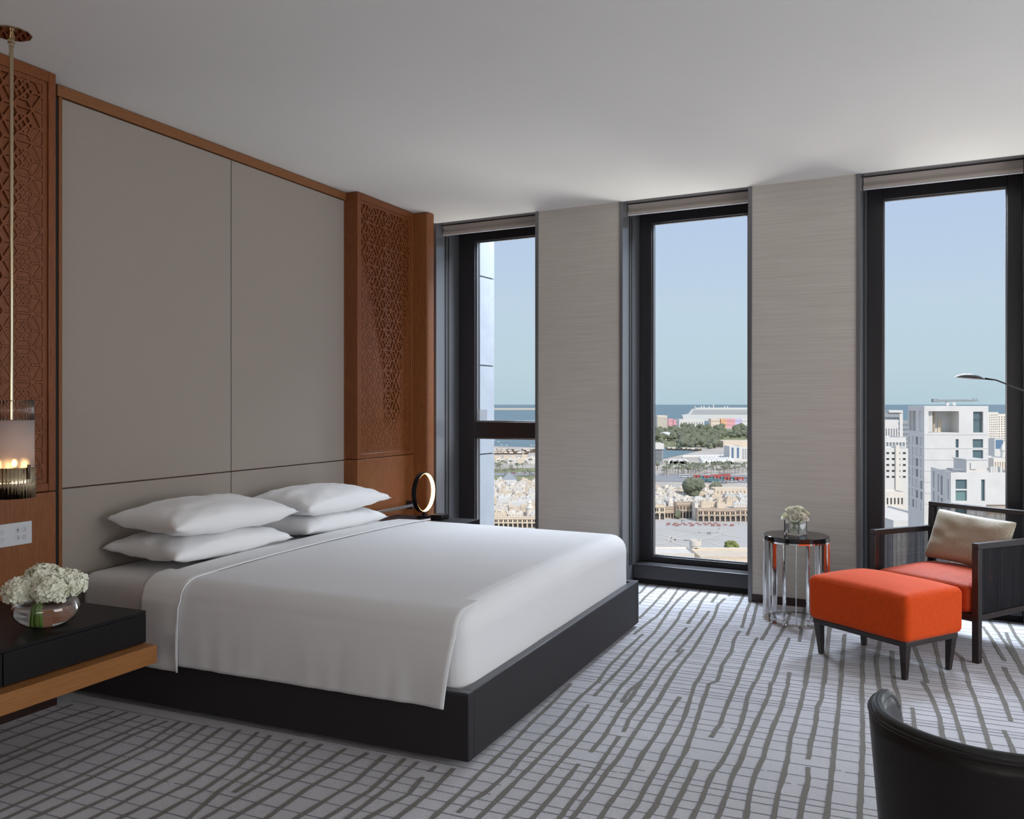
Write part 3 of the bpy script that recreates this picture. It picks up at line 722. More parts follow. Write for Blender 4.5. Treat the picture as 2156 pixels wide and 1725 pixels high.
# ================================================================== BOWL WITH HYDRANGEAS
bc = (.628, 2.205, .5003)
def bowl_prof(rr, h, z0, shrink=0):
    pts = []
    for i in range(23):
        t = -1.18 + (1.18 + .62) * i / 22
        pts.append(((rr - shrink) * math.cos(t), z0 + .064 + (.072 - shrink) * math.sin(t)))
    return pts
vz = thing('bowl_vase', 'round clear glass bowl of water on the near nightstand, full of hydrangeas', 'vase', bc)
outer = [(0.0001, .0)] + [(max(.03, r_), z) for r_, z in bowl_prof(.111, 0, 0)]
inner = [(r_, z) for r_, z in bowl_prof(.111, 0, 0, .003)][::-1] + [(0.0001, .006)]
outer[1] = (.045, 0)
g = MB(); g.lathe(bc, outer + inner, 64); g.build('glass', M['glass'], vz, smooth=True, weld=True)
wp = [(0.0001, .0075)] + [(r_, z) for r_, z in bowl_prof(.111, 0, 0, .0045) if z < .085]
wp += [(wp[-1][0] - .001, .0862), (0.0001, .0862)]
g = MB(); g.lathe(bc, wp, 64); g.build('water', M['water'], vz, smooth=True, weld=True)
def petal4(mb, c, nrm, s, rot, mi=0):
    n = Vector(nrm).normalized(); a = Vector((0, 0, 1)) if abs(n.z) < .9 else Vector((1, 0, 0)); u = n.cross(a).normalized(); v = n.cross(u); c = Vector(c)
    for k in range(4):
        th = rot + k * PI / 2; d = u * math.cos(th) + v * math.sin(th); e = n.cross(d); l = s * random.uniform(.85, 1.15); cup = random.uniform(-.15, .35)
        w_ = l * .52
        pts = [c, c + d * l * .45 + e * w_ + n * l * cup * .4, c + d * l * .95 + e * w_ * .75 + n * l * cup, c + d * l * 1.12 + n * l * cup * .7, c + d * l * .95 - e * w_ * .75 + n * l * cup, c + d * l * .45 - e * w_ + n * l * cup * .4, c + d * l * .6 - n * l * .08]
        mb.add(pts, [(0, 1, 6), (1, 2, 6), (2, 3, 6), (3, 4, 6), (4, 5, 6), (5, 0, 6)], mi)
def hydrangea(c, rad, lab, foot):
    r = thing('hydrangea', lab, 'flower', (c[0], c[1], c[2]), 'hydrangeas in the glass bowl')
    mb = MB()
    for i in range(270):
        z = 1 - 2 * (i + .5) / 320; z = max(z, -.8); ph = i * 2.39996; q = math.sqrt(max(0, 1 - z * z))
        n = Vector((q * math.cos(ph), q * math.sin(ph), z)); jit = Vector((random.gauss(0, .34), random.gauss(0, .34), random.gauss(0, .34)))
        rr = rad * random.uniform(.88, 1.06)
        petal4(mb, (c[0] + n.x * rr, c[1] + n.y * rr, c[2] + n.z * rr * .8), n + jit, random.uniform(.0115, .0155), random.random() * 3)
    mb.build('bloom', M['petal'], r, smooth=True)
    co = MB(); co.lathe(c, [(0.0005, -rad * .5), (rad * .5, -rad * .35), (rad * .68, 0), (rad * .5, rad * .42), (0.0005, rad * .56)], 16); co.build('core', M['leaf'], r, smooth=True)
    st = MB(); p0 = Vector((c[0], c[1], c[2] - rad * .4)); p1 = Vector(foot); m1 = Vector((bc[0] - .025, bc[1] - .01, .60))
    L = [p0.lerp(m1, t) for t in (0, .5, 1)] + [m1.lerp(p1, t) for t in (.25, .5, .75, 1)]
    st.tube(L, .0058, 8, rs=[.004, .004, .005, .0058, .006, .0062, .0062]); st.build('stem', M['green'], r, smooth=True)
ft = (bc[0] - .012, bc[1] - .018, .508)
hydrangea((.588, 2.140, .632), .056, 'leftmost cream hydrangea head in the glass bowl', (ft[0] - .010, ft[1] - .012, ft[2]))
hydrangea((.69, 2.178, .640), .058, 'cream hydrangea head at the front of the glass bowl', (ft[0] + .008, ft[1] - .006, ft[2]))
hydrangea((.62, 2.205, .668), .062, 'topmost cream hydrangea head in the middle of the glass bowl', (ft[0] - .002, ft[1] + .004, ft[2]))
hydrangea((.662, 2.272, .642), .058, 'rightmost cream hydrangea head, hanging over the bowl rim', (ft[0] + .012, ft[1] + .008, ft[2]))

# ================================================================== CONTROL PANEL
X0 = .1045
cp = thing('control_panel', 'white light-switch plate with round icon keys, on the wood below the carved screen', 'switch panel', (X0, 2.45, .76))
p = MB(); p.box(X0, X0 + .006, 2.345, 2.544, .716, .809); plo = p.build('plate', M['plate'], cp, bevel=.001)
def ring_(mb, y, z, ro, ri, x): mb.add([(x, y + (ro if j % 2 == 0 else ri) * math.cos(2 * PI * (j // 2) / 24), z + (ro if j % 2 == 0 else ri) * math.sin(2 * PI * (j // 2) / 24)) for j in range(48)], [(2 * i, 2 * ((i + 1) % 24), 2 * ((i + 1) % 24) + 1, 2 * i + 1) for i in range(24)])
def disc_(mb, y, z, r_, x, n=16): mb.add([(x, y + r_ * math.cos(2 * PI * j / n), z + r_ * math.sin(2 * PI * j / n)) for j in range(n)], [tuple(range(n))])
xf = X0 + .0063
for (y, z, kind) in ((2.479, .777, 'bulb'), (2.508, .777, 'moon'), (2.479, .746, 'half'), (2.508, .746, 'sun'), (2.408, .777, 'dim'), (2.408, .746, 'dim'), (2.378, .777, 'dim'), (2.378, .746, 'dim')):
    p = MB(); ring_(p, y, z, .0100, .0091, xf)
    if kind == 'bulb': disc_(p, y, z + .0018, .0038, xf); p.add([(xf, y - .0015, z - .0062), (xf, y + .0015, z - .0062), (xf, y + .0022, z), (xf, y - .0022, z)], [(0, 1, 2, 3)])
    elif kind == 'moon':
        vs = [(xf, y + .0055 * math.cos(R(a)), z + .0055 * math.sin(R(a))) for a in range(-120, 81, 20)] + [(xf, y - .002 + .0052 * math.cos(R(a)), z + .001 + .0052 * math.sin(R(a))) for a in range(70, -91, -20)]
        p.add(vs, [tuple(range(len(vs)))])
    elif kind == 'half':
        vs = [(xf, y + .0042 * math.cos(R(a)), z + .0055 * math.sin(R(a))) for a in range(-90, 91, 20)]; p.add(vs, [tuple(range(len(vs)))])
    elif kind == 'sun': ring_(p, y, z, .0058, .0045, xf)
    else:
        for dz in (.0022, -.0005): p.add([(xf, y - .004, z + dz), (xf, y + .004, z + dz), (xf, y + .004, z + dz + .0009), (xf, y - .004, z + dz + .0009)], [(0, 1, 2, 3)])
    p.build('key', M['ink'], plo)

# ================================================================== PENDANT LAMP
pc = (.318, 2.298)
pd = thing('pendant_lamp', 'brass pendant lamp with a frosted glass cylinder hanging at the left edge', 'lamp', (pc[0], pc[1], .9))
p = MB(); nn = 11; pts = [(pc[0] + .072 * math.cos(2 * PI * i / nn + .3), pc[1] + .072 * math.sin(2 * PI * i / nn + .3)) for i in range(nn)]
p.prism(pts, ZC - .006, ZC - .0005); p.build('canopy', M['mirror_br'], pd)
p = MB(); p.lathe((pc[0], pc[1], 0), [(.0095, ZC - .006), (.0095, ZC - .014), (.013, ZC - .015), (.013, ZC - .026), (.010, ZC - .027), (.013, ZC - .028), (.013, ZC - .040), (.009, ZC - .042), (.009, ZC - .055)], 20); p.build('swivel', M['gold'], pd, smooth='a')
p = MB(); p.tube([(pc[0], pc[1], 1.225), (pc[0], pc[1], ZC - .05)], .0078, 16); p.build('rod', M['gold'], pd, smooth='a')
def flute(rad, z0, z1, n=160, amp=.0):
    m_ = MB(); vs = []; fs_ = []
    for j in range(n):
        a = 2 * PI * j / n; rr = rad + amp * math.cos(a * 40)
        vs += [(pc[0] + rr * math.cos(a), pc[1] + rr * math.sin(a), z0), (pc[0] + rr * math.cos(a), pc[1] + rr * math.sin(a), z1)]
    m_.add(vs, [(2 * j, 2 * ((j + 1) % n), 2 * ((j + 1) % n) + 1, 2 * j + 1) for j in range(n)]); return m_
flute(.0765, 1.236, 1.313, 240, .0012).build('clear_glass_rim', M['thin'], pd, smooth=True, solid=.002)
flute(.0785, 1.052, 1.236).build('frosted_shade', M['frost'], pd, smooth=True, solid=.002)
flute(.0815, .939, 1.056, 320, .0007).build('metal_collar', M['gold'], pd, smooth=True, solid=.003)
p = MB(); p.lathe((pc[0], pc[1], 0), [(.0005, .99), (.076, .99), (.076, .995), (.0005, .995)], 40); p.build('tray', M['bronze'], pd, smooth='a')
for k in range(4):
    a = YAW + k * PI / 2 - .30; cxx, cyy = pc[0] + .0855 * math.cos(a), pc[1] + .0855 * math.sin(a)
    p = MB(); p.obox((cxx, cyy, 1.040), (.0035 * math.cos(a), .0035 * math.sin(a), 0), (-.005 * math.sin(a), .005 * math.cos(a), 0), (0, 0, .027)); p.build('clip', M['bronze'], pd, bevel=.001)
for k in range(4):
    a = YAW + .75 + k * PI / 2; q = (pc[0] + .045 * math.cos(a), pc[1] + .045 * math.sin(a), 1.079)
    p = MB(); p.lathe(q, [(.0005, -.012), (.006, -.010), (.008, -.003), (.007, .005), (.003, .011), (.0005, .013)], 14); p.build('bulb', M['bulb'], pd, smooth=True)
    p = MB(); p.lathe(q, [(.008, -.082), (.008, -.012)], 12); p.build('lamp_holder', M['bronze'], pd, smooth=True)

# ================================================================== RING LAMP
rc = (.36, 5.40, .675)
rl = thing('ring_lamp', 'black ring-shaped lamp glowing warm inside, on the far nightstand', 'lamp', (rc[0], rc[1], .5))
def torus_band(ro, ri, x0, x1, n=72):
    m_ = MB(); vs = []
    for j in range(n):
        a = 2 * PI * j / n; cy, cz = math.cos(a), math.sin(a)
        vs += [(x0, rc[1] + ro * cy, rc[2] + ro * cz), (x1, rc[1] + ro * cy, rc[2] + ro * cz), (x1, rc[1] + ri * cy, rc[2] + ri * cz), (x0, rc[1] + ri * cy, rc[2] + ri * cz)]
    fs_ = []
    for j in range(n):
        k = (j + 1) % n
        for i in range(4): fs_.append((4 * j + i, 4 * j + (i + 1) % 4, 4 * k + (i + 1) % 4, 4 * k + i))
    m_.add(vs, fs_); return m_
torus_band(.141, .136, rc[0] - .017, rc[0] + .017).build('ring', M['blackwood'], rl, smooth='a')
torus_band(.1358, .1325, rc[0] - .0145, rc[0] + .0145).build('light_strip', M['led'], rl, smooth='a')
p = MB(); p.lathe((rc[0], rc[1], 0), [(.0005, .5005), (.05, .5005), (.05, .512), (.0005, .512)], 36); p.box(rc[0] - .008, rc[0] + .008, rc[1] - .008, rc[1] + .008, .511, .536); p.build('base', M['blackwood'], rl, smooth='a')
bx = thing('small_box', 'small black box beside the foot of the ring lamp on the far nightstand', 'box', (.50, 5.36, .5))
p = MB(); p.box(.47, .56, 5.30, 5.40, .5005, .528); p.build('box_body', M['blackgloss'], bx, bevel=.002)
p = MB(); p.box(.469, .561, 5.299, 5.401, .528, .534); p.build('lid', M['blackwood'], bx, bevel=.001)
ra = thing('wall_rail', 'slim metal rail fixed to the wood panel behind the far pillows', 'rail', (.13, 5.3, .55))
p = MB(); p.box(.155, .163, 4.98, 5.62, .545, .565); p.build('bar', M['steel'], ra, bevel=.001)
for y in (5.02, 5.60):
    p = MB(); p.box(.105, .157, y - .016, y + .016, .525, .585); p.build('bracket', M['frame'], ra, bevel=.002)

# ================================================================== ROUND TABLE
tcn = (2.857, 5.511); TZ = .513
rt = thing('side_table', 'round side table with a black top and a cage of upright chrome bars', 'side table', (tcn[0], tcn[1], 0))
p = MB(); p.lathe((tcn[0], tcn[1], 0), [(.0005, TZ), (.186, TZ), (.190, TZ - .003), (.190, TZ - .026), (.188, TZ - .028), (.0005, TZ - .028)], 72); p.build('table_top', M['blackgloss'], rt, smooth='a')
p = MB(); p.lathe((tcn[0], tcn[1], 0), [(.186, TZ - .028), (.192, TZ - .028), (.192, TZ - .037), (.186, TZ - .037)], 72, close=True); p.build('top_ring', M['chrome'], rt, smooth='a')
p = MB(); p.lathe((tcn[0], tcn[1], 0), [(.158, .001), (.193, .001), (.193, .007), (.158, .007)], 72, close=True); p.build('base_ring', M['chrome'], rt, smooth='a')
for i in range(16):
    a = 2 * PI * i / 16 + .11; c_, s_ = math.cos(a), math.sin(a); r_ = .175
    p = MB(); p.obox((tcn[0] + r_ * c_, tcn[1] + r_ * s_, (TZ - .03) / 2), (.0165 * c_, .0165 * s_, 0), (-.0022 * s_, .0022 * c_, 0), (0, 0, (TZ - .045) / 2)); p.build('upright_bar', M['chrome'], rt, bevel=.0006)
# cube vase + roses
vc = (2.853, 5.520); vr = R(-22)
cv = thing('cube_vase', 'small clear glass cube vase on the round side table', 'vase', (vc[0], vc[1], TZ))
ux, uy = Vector((math.cos(vr), math.sin(vr), 0)), Vector((-math.sin(vr), math.cos(vr), 0))
h_ = .048
for d, e in ((ux, uy), (-ux, uy), (uy, ux), (-uy, ux)):
    pass
p = MB()
def q4(h, z): return [(vc[0] + (ux * a + uy * b).x * h, vc[1] + (ux * a + uy * b).y * h, z) for a, b in ((-1, -1), (1, -1), (1, 1), (-1, 1))]
o_, i_ = q4(h_, TZ + .0008) + q4(h_, TZ + .088), q4(h_ - .006, TZ + .012) + q4(h_ - .006, TZ + .088)
p.add(o_ + i_, [(3, 2, 1, 0), (0, 1, 5, 4), (1, 2, 6, 5), (2, 3, 7, 6), (3, 0, 4, 7), (8, 9, 10, 11), (9, 8, 12, 13), (10, 9, 13, 14), (11, 10, 14, 15), (8, 11, 15, 12), (4, 5, 13, 12), (5, 6, 14, 13), (6, 7, 15, 14), (7, 4, 12, 15)])
p.build('glass', M['glass'], cv)
p = MB(); p.hexa(q4(h_ - .0065, TZ + .0125) + q4(h_ - .0065, TZ + .066)); p.build('water', M['water'], cv)
def rose(c, s, tiltv, lab, mat='rose'):
    r = thing('rose', lab, 'flower', c, 'roses in the cube vase')
    n = Vector(tiltv).normalized(); rot = n.to_track_quat('Z', 'Y').to_matrix(); m_ = MB()
    for layer, (cnt, rr, hh, op) in enumerate(((3, .30, .62, .05), (4, .52, .60, .22), (5, .78, .50, .5), (6, 1.0, .34, .95))):
        for k in range(cnt):
            a0 = 2 * PI * k / cnt + layer * .8 + random.random() * .3; wa = 2 * PI / cnt * .72
            def fn(u, v):
                a = a0 + (u - .5) * 2 * wa * (.75 + .25 * math.sin(v * PI)); q = rr * (.35 + .65 * v ** .7) + op * .28 * max(0, v - .6) ** 1.5 * 2
                z = -.35 + (hh + .35) * v - .10 * (2 * u - 1) ** 2 * v - op * .35 * max(0, v - .7)
                P = rot @ Vector((q * math.cos(a), q * math.sin(a), z)); return (c[0] + P.x * s, c[1] + P.y * s, c[2] + P.z * s)
            m_.grid(fn, 6, 5)
    m_.build('petals', M[mat], r, smooth=True)
    st = MB(); st.tube([Vector(c) - n * s * .3, Vector((vc[0] + (c[0] - vc[0]) * .35, vc[1] + (c[1] - vc[1]) * .35, TZ + .075)), Vector((vc[0] - (c[0] - vc[0]) * .5, vc[1] - (c[1] - vc[1]) * .5, TZ + .02))], .0028, 6); st.build('stem', M['green'], r, smooth=True)
camv = Vector((CX, 0, HC))
def off(a, b, z): return (vc[0] + CS * a - SN * b, vc[1] + SN * a + CS * b, TZ + z)
for (a, b, z, s, lb, mt_) in ((-.018, -.045, .105, .031, 'white rose low at the front left of the cube vase', 'rose'), (.032, -.040, .108, .033, 'white rose low at the front right of the cube vase', 'rose'), (-.060, -.010, .112, .030, 'green-tinged rose at the far left of the cube vase', 'petal'),
                              (-.030, .0, .150, .030, 'cream rose at the top left of the cube vase', 'petal'), (.015, -.01, .155, .031, 'cream rose at the very top of the cube vase', 'petal'), (.060, -.005, .125, .031, 'cream rose at the far right of the cube vase', 'petal'), (-.005, -.03, .132, .028, 'cream rose in the centre of the cube vase bunch', 'rose')):
    c = off(a, b, z); rose(c, s, (Vector(c) - Vector((vc[0], vc[1], TZ + .05))), lb, mt_)

# ================================================================== OTTOMAN
oc = Vector((3.352, 4.810, 0)); ou = Vector((.800, -.600, 0)); ov = Vector((.600, .800, 0))
ot = thing('ottoman', 'rectangular orange velvet ottoman on four short dark legs', 'ottoman', tuple(oc))
HL, HW = .297, .213
def loc_pt(a, b, z, o=oc, u=ou, v=ov): p = o + u * a + v * b; return (p.x, p.y, z)
mbx = rbox(-HL, HL, -HW, HW, .182, .405, .032, nx=30, ny=24, top=lambda a, c: .028 * (1 - abs(a) ** 3) * (1 - abs(c) ** 3), nse=.0025, seed=2)
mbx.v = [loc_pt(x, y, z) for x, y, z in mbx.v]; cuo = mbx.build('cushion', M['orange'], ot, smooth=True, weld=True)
pi_ = MB(); L = []
for k in range(81):
    t = k / 80 * 2 * PI; sx = math.copysign(abs(math.cos(t)) ** .12, math.cos(t)); sy = math.copysign(abs(math.sin(t)) ** .12, math.sin(t))
    L.append(loc_pt(sx * (HL - .006), sy * (HW - .006), .388))
pi_.tube(L, .0035, 6, caps=False); pi_.build('welt', M['orange'], cuo, smooth=True)
p = MB(); 
for (a0, a1, b0, b1) in ((-HL + .02, HL - .02, -HW + .02, HW - .02),):
    p.prism([loc_pt(a0, b0, 0)[:2], loc_pt(a1, b0, 0)[:2], loc_pt(a1, b1, 0)[:2], loc_pt(a0, b1, 0)[:2]], .158, .184)
p.build('frame', M['darkwood'], ot, bevel=.003)
for sa in (-1, 1):
    for sb in (-1, 1):
        t_, f_ = (sa * (HL - .042), sb * (HW - .042)), (sa * (HL - .050), sb * (HW - .050))
        p = MB(); w0, w1 = .019, .011
        p.hexa([loc_pt(f_[0] - w1, f_[1] - w1, 0), loc_pt(f_[0] + w1, f_[1] - w1, 0), loc_pt(f_[0] + w1, f_[1] + w1, 0), loc_pt(f_[0] - w1, f_[1] + w1, 0), loc_pt(t_[0] - w0, t_[1] - w0, .16), loc_pt(t_[0] + w0, t_[1] - w0, .16), loc_pt(t_[0] + w0, t_[1] + w0, .16), loc_pt(t_[0] - w0, t_[1] + w0, .16)])
        p.build('leg', M['darkwood'], ot, bevel=.002)

# ================================================================== ARMCHAIR
A0 = Vector((3.275, 5.287, 0)); au = Vector((.833, -.553, 0)); av = Vector((.553, .833, 0)); AWd = .615; ADp = .555
ac = thing('armchair', 'low armchair with a dark wood frame, woven black cane sides and an orange seat', 'armchair', tuple(A0 + au * AWd / 2 + av * ADp / 2))
def ap(a, b, z): p = A0 + au * a + av * b; return (p.x, p.y, z)
def abox(mb, a0, a1, b0, b1, z0, z1, z0b=None, z1b=None):
    z0b = z0 if z0b is None else z0b; z1b = z1 if z1b is None else z1b
    mb.hexa([ap(a0, b0, z0), ap(a1, b0, z0), ap(a1, b1, z0b), ap(a0, b1, z0b), ap(a0, b0, z1), ap(a1, b0, z1), ap(a1, b1, z1b), ap(a0, b1, z1b)])
pw_ = .034; ARM0, ARM1 = .600, .585; BK = .722
for a in (0, AWd - pw_):
    p = MB(); abox(p, a, a + pw_, 0, pw_, 0, ARM0 - .03); p.build('front_leg', M['darkwood'], ac, bevel=.002)
    p = MB(); abox(p, a, a + pw_, ADp - .02, ADp + .018, 0, .24)
    p.hexa([ap(a, ADp - .02, .24), ap(a + pw_, ADp - .02, .24), ap(a + pw_, ADp + .018, .24), ap(a, ADp + .018, .24), ap(a, ADp - .002, BK - .026), ap(a + pw_, ADp - .002, BK - .026), ap(a + pw_, ADp + .034, BK - .026), ap(a, ADp + .034, BK - .026)])
    p.build('back_leg', M['darkwood'], ac, bevel=.002)
    p = MB(); abox(p, a, a + pw_, 0, ADp - .01, ARM0 - .03, ARM0, ARM1 - .03, ARM1); p.build('armrest', M['darkwood'], ac, bevel=.003)
    p = MB(); abox(p, a, a + pw_, pw_, ADp - .02, .212, .240); p.build('side_rail', M['darkwood'], ac, bevel=.002)
p = MB(); abox(p, 0, AWd, ADp - .004, ADp + .036, BK - .026, BK); p.build('top_rail', M['darkwood'], ac, bevel=.004)
p = MB(); abox(p, pw_, AWd - pw_, .002, .030, .205, .240); p.build('front_rail', M['darkwood'], ac, bevel=.002)
p = MB(); abox(p, pw_, AWd - pw_, ADp - .018, ADp + .014, .205, .240); p.build('back_rail', M['darkwood'], ac, bevel=.002)
p = MB(); abox(p, pw_, AWd - pw_, .03, ADp - .018, .225, .238); p.build('seat_deck', M['darkwood'], ac)
def weave(nm, P, Q, Rr, T, n1, n2):
    """cane panel spanned by corners P,Q (bottom) and Rr,T (top): strands as thin strips"""
    m_ = MB(); P, Q, Rr, T = Vector(P), Vector(Q), Vector(Rr), Vector(T); nrm = (Q - P).cross(T - P).normalized() * .0009
    s1 = (Q - P).length / n1 * .20; s2 = (T - P).length / n2 * .17
    for i in range(n1 + 1):
        t = i / n1; a, b = P.lerp(Q, t), T.lerp(Rr, t); e = (Q - P).normalized() * s1 * random.uniform(.6, 1.15); o = nrm
        m_.add([a - e + o, a + e + o, b + e + o, b - e + o], [(0, 1, 2, 3)])
    for j in range(n2 + 1):
        t = j / n2; a, b = P.lerp(T, t), Q.lerp(Rr, t); e = (T - P).normalized() * s2 * random.uniform(.6, 1.15); o = -nrm
        m_.add([a - e + o, a + e + o, b + e + o, b - e + o], [(0, 1, 2, 3)])
    return m_.build(nm, M['cane'], ac, solid=.0012)
for a in (pw_ / 2, AWd - pw_ / 2):
    weave('cane_side', ap(a, pw_, .24), ap(a, ADp - .02, .24), ap(a, ADp - .012, ARM1 - .03), ap(a, pw_, ARM0 - .03), 118, 84)
    if a > .1: weave('cane_side', ap(a - .010, pw_, .24), ap(a - .010, ADp - .02, .24), ap(a - .010, ADp - .012, ARM1 - .03), ap(a - .010, pw_, ARM0 - .03), 113, 80)
weave('cane_back', ap(pw_, ADp, .24), ap(AWd - pw_, ADp, .24), ap(AWd - pw_, ADp + .016, BK - .026), ap(pw_, ADp + .016, BK - .026), 130, 110)
cs = rbox(pw_ + .003, AWd - pw_ - .003, -.012, ADp - .03, .240, .385, .035, nx=26, ny=26, top=lambda a, c: .022 * (1 - abs(a) ** 3) * (1 - abs(c) ** 3), nse=.006, seed=8)
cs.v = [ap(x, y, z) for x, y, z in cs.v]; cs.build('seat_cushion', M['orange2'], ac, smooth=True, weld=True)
# woven throw pillow
m, nt, b = newmat('gold_basket_weave'); setp(b, rough=.5, sheen=.3)
tc = nt.nodes.new('ShaderNodeTexCoord'); mp = nt.nodes.new('ShaderNodeMapping'); mp.inputs['Rotation'].default_value = (0, 0, R(45)); nt.links.new(tc.outputs['UV'], mp.inputs[0])
br = nt.nodes.new('ShaderNodeTexBrick'); br.inputs['Scale'].default_value = 1.0; br.inputs['Mortar Size'].default_value = .012 * 0 + .10; br.inputs['Brick Width'].default_value = 1.0; br.inputs['Row Height'].default_value = .55; br.inputs['Mortar Smooth'].default_value = .6
br.inputs['Color1'].default_value = (.66, .58, .44, 1); br.inputs['Color2'].default_value = (.58, .50, .36, 1); br.inputs['Mortar'].default_value = (.14, .10, .06, 1)
nt.links.new(mp.outputs[0], br.inputs[0]); nt.links.new(br.outputs['Color'], b.inputs['Base Color'])
bp = nt.nodes.new('ShaderNodeBump'); bp.inputs['Strength'].default_value = .8; bp.inputs['Distance'].default_value = .003; bp.invert = True
nt.links.new(br.outputs['Fac'], bp.inputs['Height']); nt.links.new(bp.outputs[0], b.inputs['Normal']); M['weave'] = m
def cushion(c, ex, ey, ez, L_, Wd, T):
    n, m_ = 40, 30; mb = MB(); uv = []
    def pt(u, v, s):
        a, b = 2 * u - 1, 2 * v - 1; pin = 1 - .05 * (1 - b * b) * abs(a) ** 6; piny = 1 - .06 * (1 - a * a) * abs(b) ** 6
        rc_ = 1 - .035 * (abs(a * b)) ** 8
        h = ((1 - a ** 4) * (1 - b ** 4)) ** .5; z = s * T / 2 * h + s * .006 * noise.noise(Vector((a * 3, b * 3, s))) * h
        p = c + ex * (a * L_ / 2 * pin * rc_) + ey * (b * Wd / 2 * piny * rc_) + ez * z; return tuple(p)
    mb.grid(lambda u, v: pt(u, v, 1), n, m_); mb.grid(lambda u, v: pt(u, v, -1), n, m_, flip=True)
    o = mb.build('throw_pillow', M['weave'], None, smooth=True, loc=tuple(c))
    me = o.data; ul = me.uv_layers.new(name='uv'); k = (n + 1) * (m_ + 1)
    for lp in me.loops:
        vi = lp.vertex_index % k; ul.data[lp.index].uv = ((vi // (m_ + 1)) / n * L_ / .013, (vi % (m_ + 1)) / m_ * Wd / .013)
    return o
lean = R(22); up = Vector((av.x * math.sin(lean), av.y * math.sin(lean), math.cos(lean))); roll = R(-4)
exx = (au * math.cos(roll) + up * math.sin(roll)); eyy = (up * math.cos(roll) - au * math.sin(roll)); ezz = exx.cross(eyy)
cpos = A0 + au * .315 + av * .435 + Vector((0, 0, .545))
o = cushion(cpos, exx, eyy, ezz, .46, .295, .10); tag(o, 'gold and cream woven throw pillow leaning against the armchair back', 'cushion')

# ================================================================== DESK CHAIR
dc = Vector((3.600, 1.730, 0)); RB = .205
ch = thing('desk_chair', 'black leather tub chair seen from behind at the lower right corner', 'chair', tuple(dc))
face = R(73)
def rimz(t): return .758 - 1.6 * max(0, abs(t) - .86) ** 2
def shell(u, v, off_):
    t = 2 * u - 1; a = face + PI + t * R(97); rr = RB + off_
    zt = rimz(t); zb = .40; z = zb + (zt - zb) * v
    rr2 = rr * (.86 + .14 * v) - .0
    fl_ = 1 - .20 * max(0, abs(t) - .5) + .05 * max(0, .6 - abs(t))
    return (dc.x + rr2 * math.cos(a) * fl_, dc.y + rr2 * math.sin(a) * fl_, z)
p = MB(); p.grid(lambda u, v: shell(u, v, .012), 64, 16); oso = p.build('outer_shell', M['leather'], ch, smooth=True, solid=.006)
def inn(u, v):
    q = shell(u, v, -.006 - .012 * math.sin(v * PI)); return (q[0], q[1], q[2] + .004 * v)
p = MB(); p.grid(inn, 64, 16, flip=True); p.build('inner_upholstery', M['leather2'], ch, smooth=True, solid=.012)
def rim(off_, dz): return [(lambda q: (q[0], q[1], q[2] + dz))(shell(i / 80, 1, off_)) for i in range(81)]
p = MB(); p.tube(rim(-.001, .002), .0115, 12); p.build('rim_roll', M['leather2'], ch, smooth=True)
p = MB(); p.tube(rim(.012, .001), .0045, 8); p.build('piping', M['leather'], oso, smooth=True)
for s_ in (0, 1):
    p = MB(); p.tube([shell(s_, v / 8, .001) for v in range(9)], .0125, 10); p.build('arm_end', M['leather2'], ch, smooth=True)
p = MB(); p.lathe((dc.x, dc.y, 0), [(.0005, .39), (.155, .39), (.178, .405), (.183, .44), (.172, .468), (.13, .478), (.0005, .48)], 40); p.build('seat', M['leather2'], ch, smooth=True)
for k in range(4):
    a = face + PI / 4 + k * PI / 2; p = MB(); p.tube([(dc.x + .12 * math.cos(a), dc.y + .12 * math.sin(a), .40), (dc.x + .20 * math.cos(a), dc.y + .20 * math.sin(a), 0)], .015, 10, rs=[.019, .011]); p.build('leg', M['darkwood'], ch, smooth='a')

# ================================================================== FLOOR LAMP (reading lamp reaching in from the right)
fp = (4.42, 5.30)
fl2 = thing('floor_lamp', 'dark reading lamp with a flat oval head reaching in over the armchair', 'lamp', (fp[0], fp[1], 0))
hd = Vector((3.757, 5.10, 1.43))
p = MB(); vs = []
ax = (Vector((4.002, 5.1, 1.365)) - hd); axh = Vector((ax.x, ax.y, 0)).normalized(); sd_ = Vector((-axh.y, axh.x, 0))
def head(u, v, top):
    th = u * 2 * PI; r_ = v; q = hd + axh * (.076 * r_ * math.cos(th)) + sd_ * (.045 * r_ * math.sin(th)) + Vector((0, 0, (.024 if top else -.004) * (1 - r_ ** 2.2)))
    q.z -= .10 * (q - hd).dot(axh); return tuple(q)
p.grid(lambda u, v: head(u, v, True), 36, 8); hdo = p.build('head', M['lampdark'], fl2, smooth=True)
p = MB(); p.grid(lambda u, v: head(u, v * .96, False), 36, 5, flip=True); p.build('diffuser', M['plate'], hdo, smooth=True)
p = MB(); p.tube([hd + axh * .070 + Vector((0, 0, -.001)), hd + axh * .12 + Vector((0, 0, -.010)), (4.002, 5.1, 1.365), (fp[0] - .12, fp[1] - .03, 1.262), (fp[0], fp[1], 1.235)], .004, 10, rs=[.006, .004, .0038, .0038, .0038]); p.build('arm', M['lampdark'], fl2, smooth=True)
p = MB(); p.tube([(fp[0], fp[1], .02), (fp[0], fp[1], 1.27)], .009, 12); p.build('pole', M['lampdark'], fl2, smooth='a')
p = MB(); p.lathe((fp[0], fp[1], 0), [(.0005, .001), (.13, .001), (.13, .015), (.12, .020), (.0005, .022)], 40); p.build('base', M['bronze'], fl2, smooth='a')

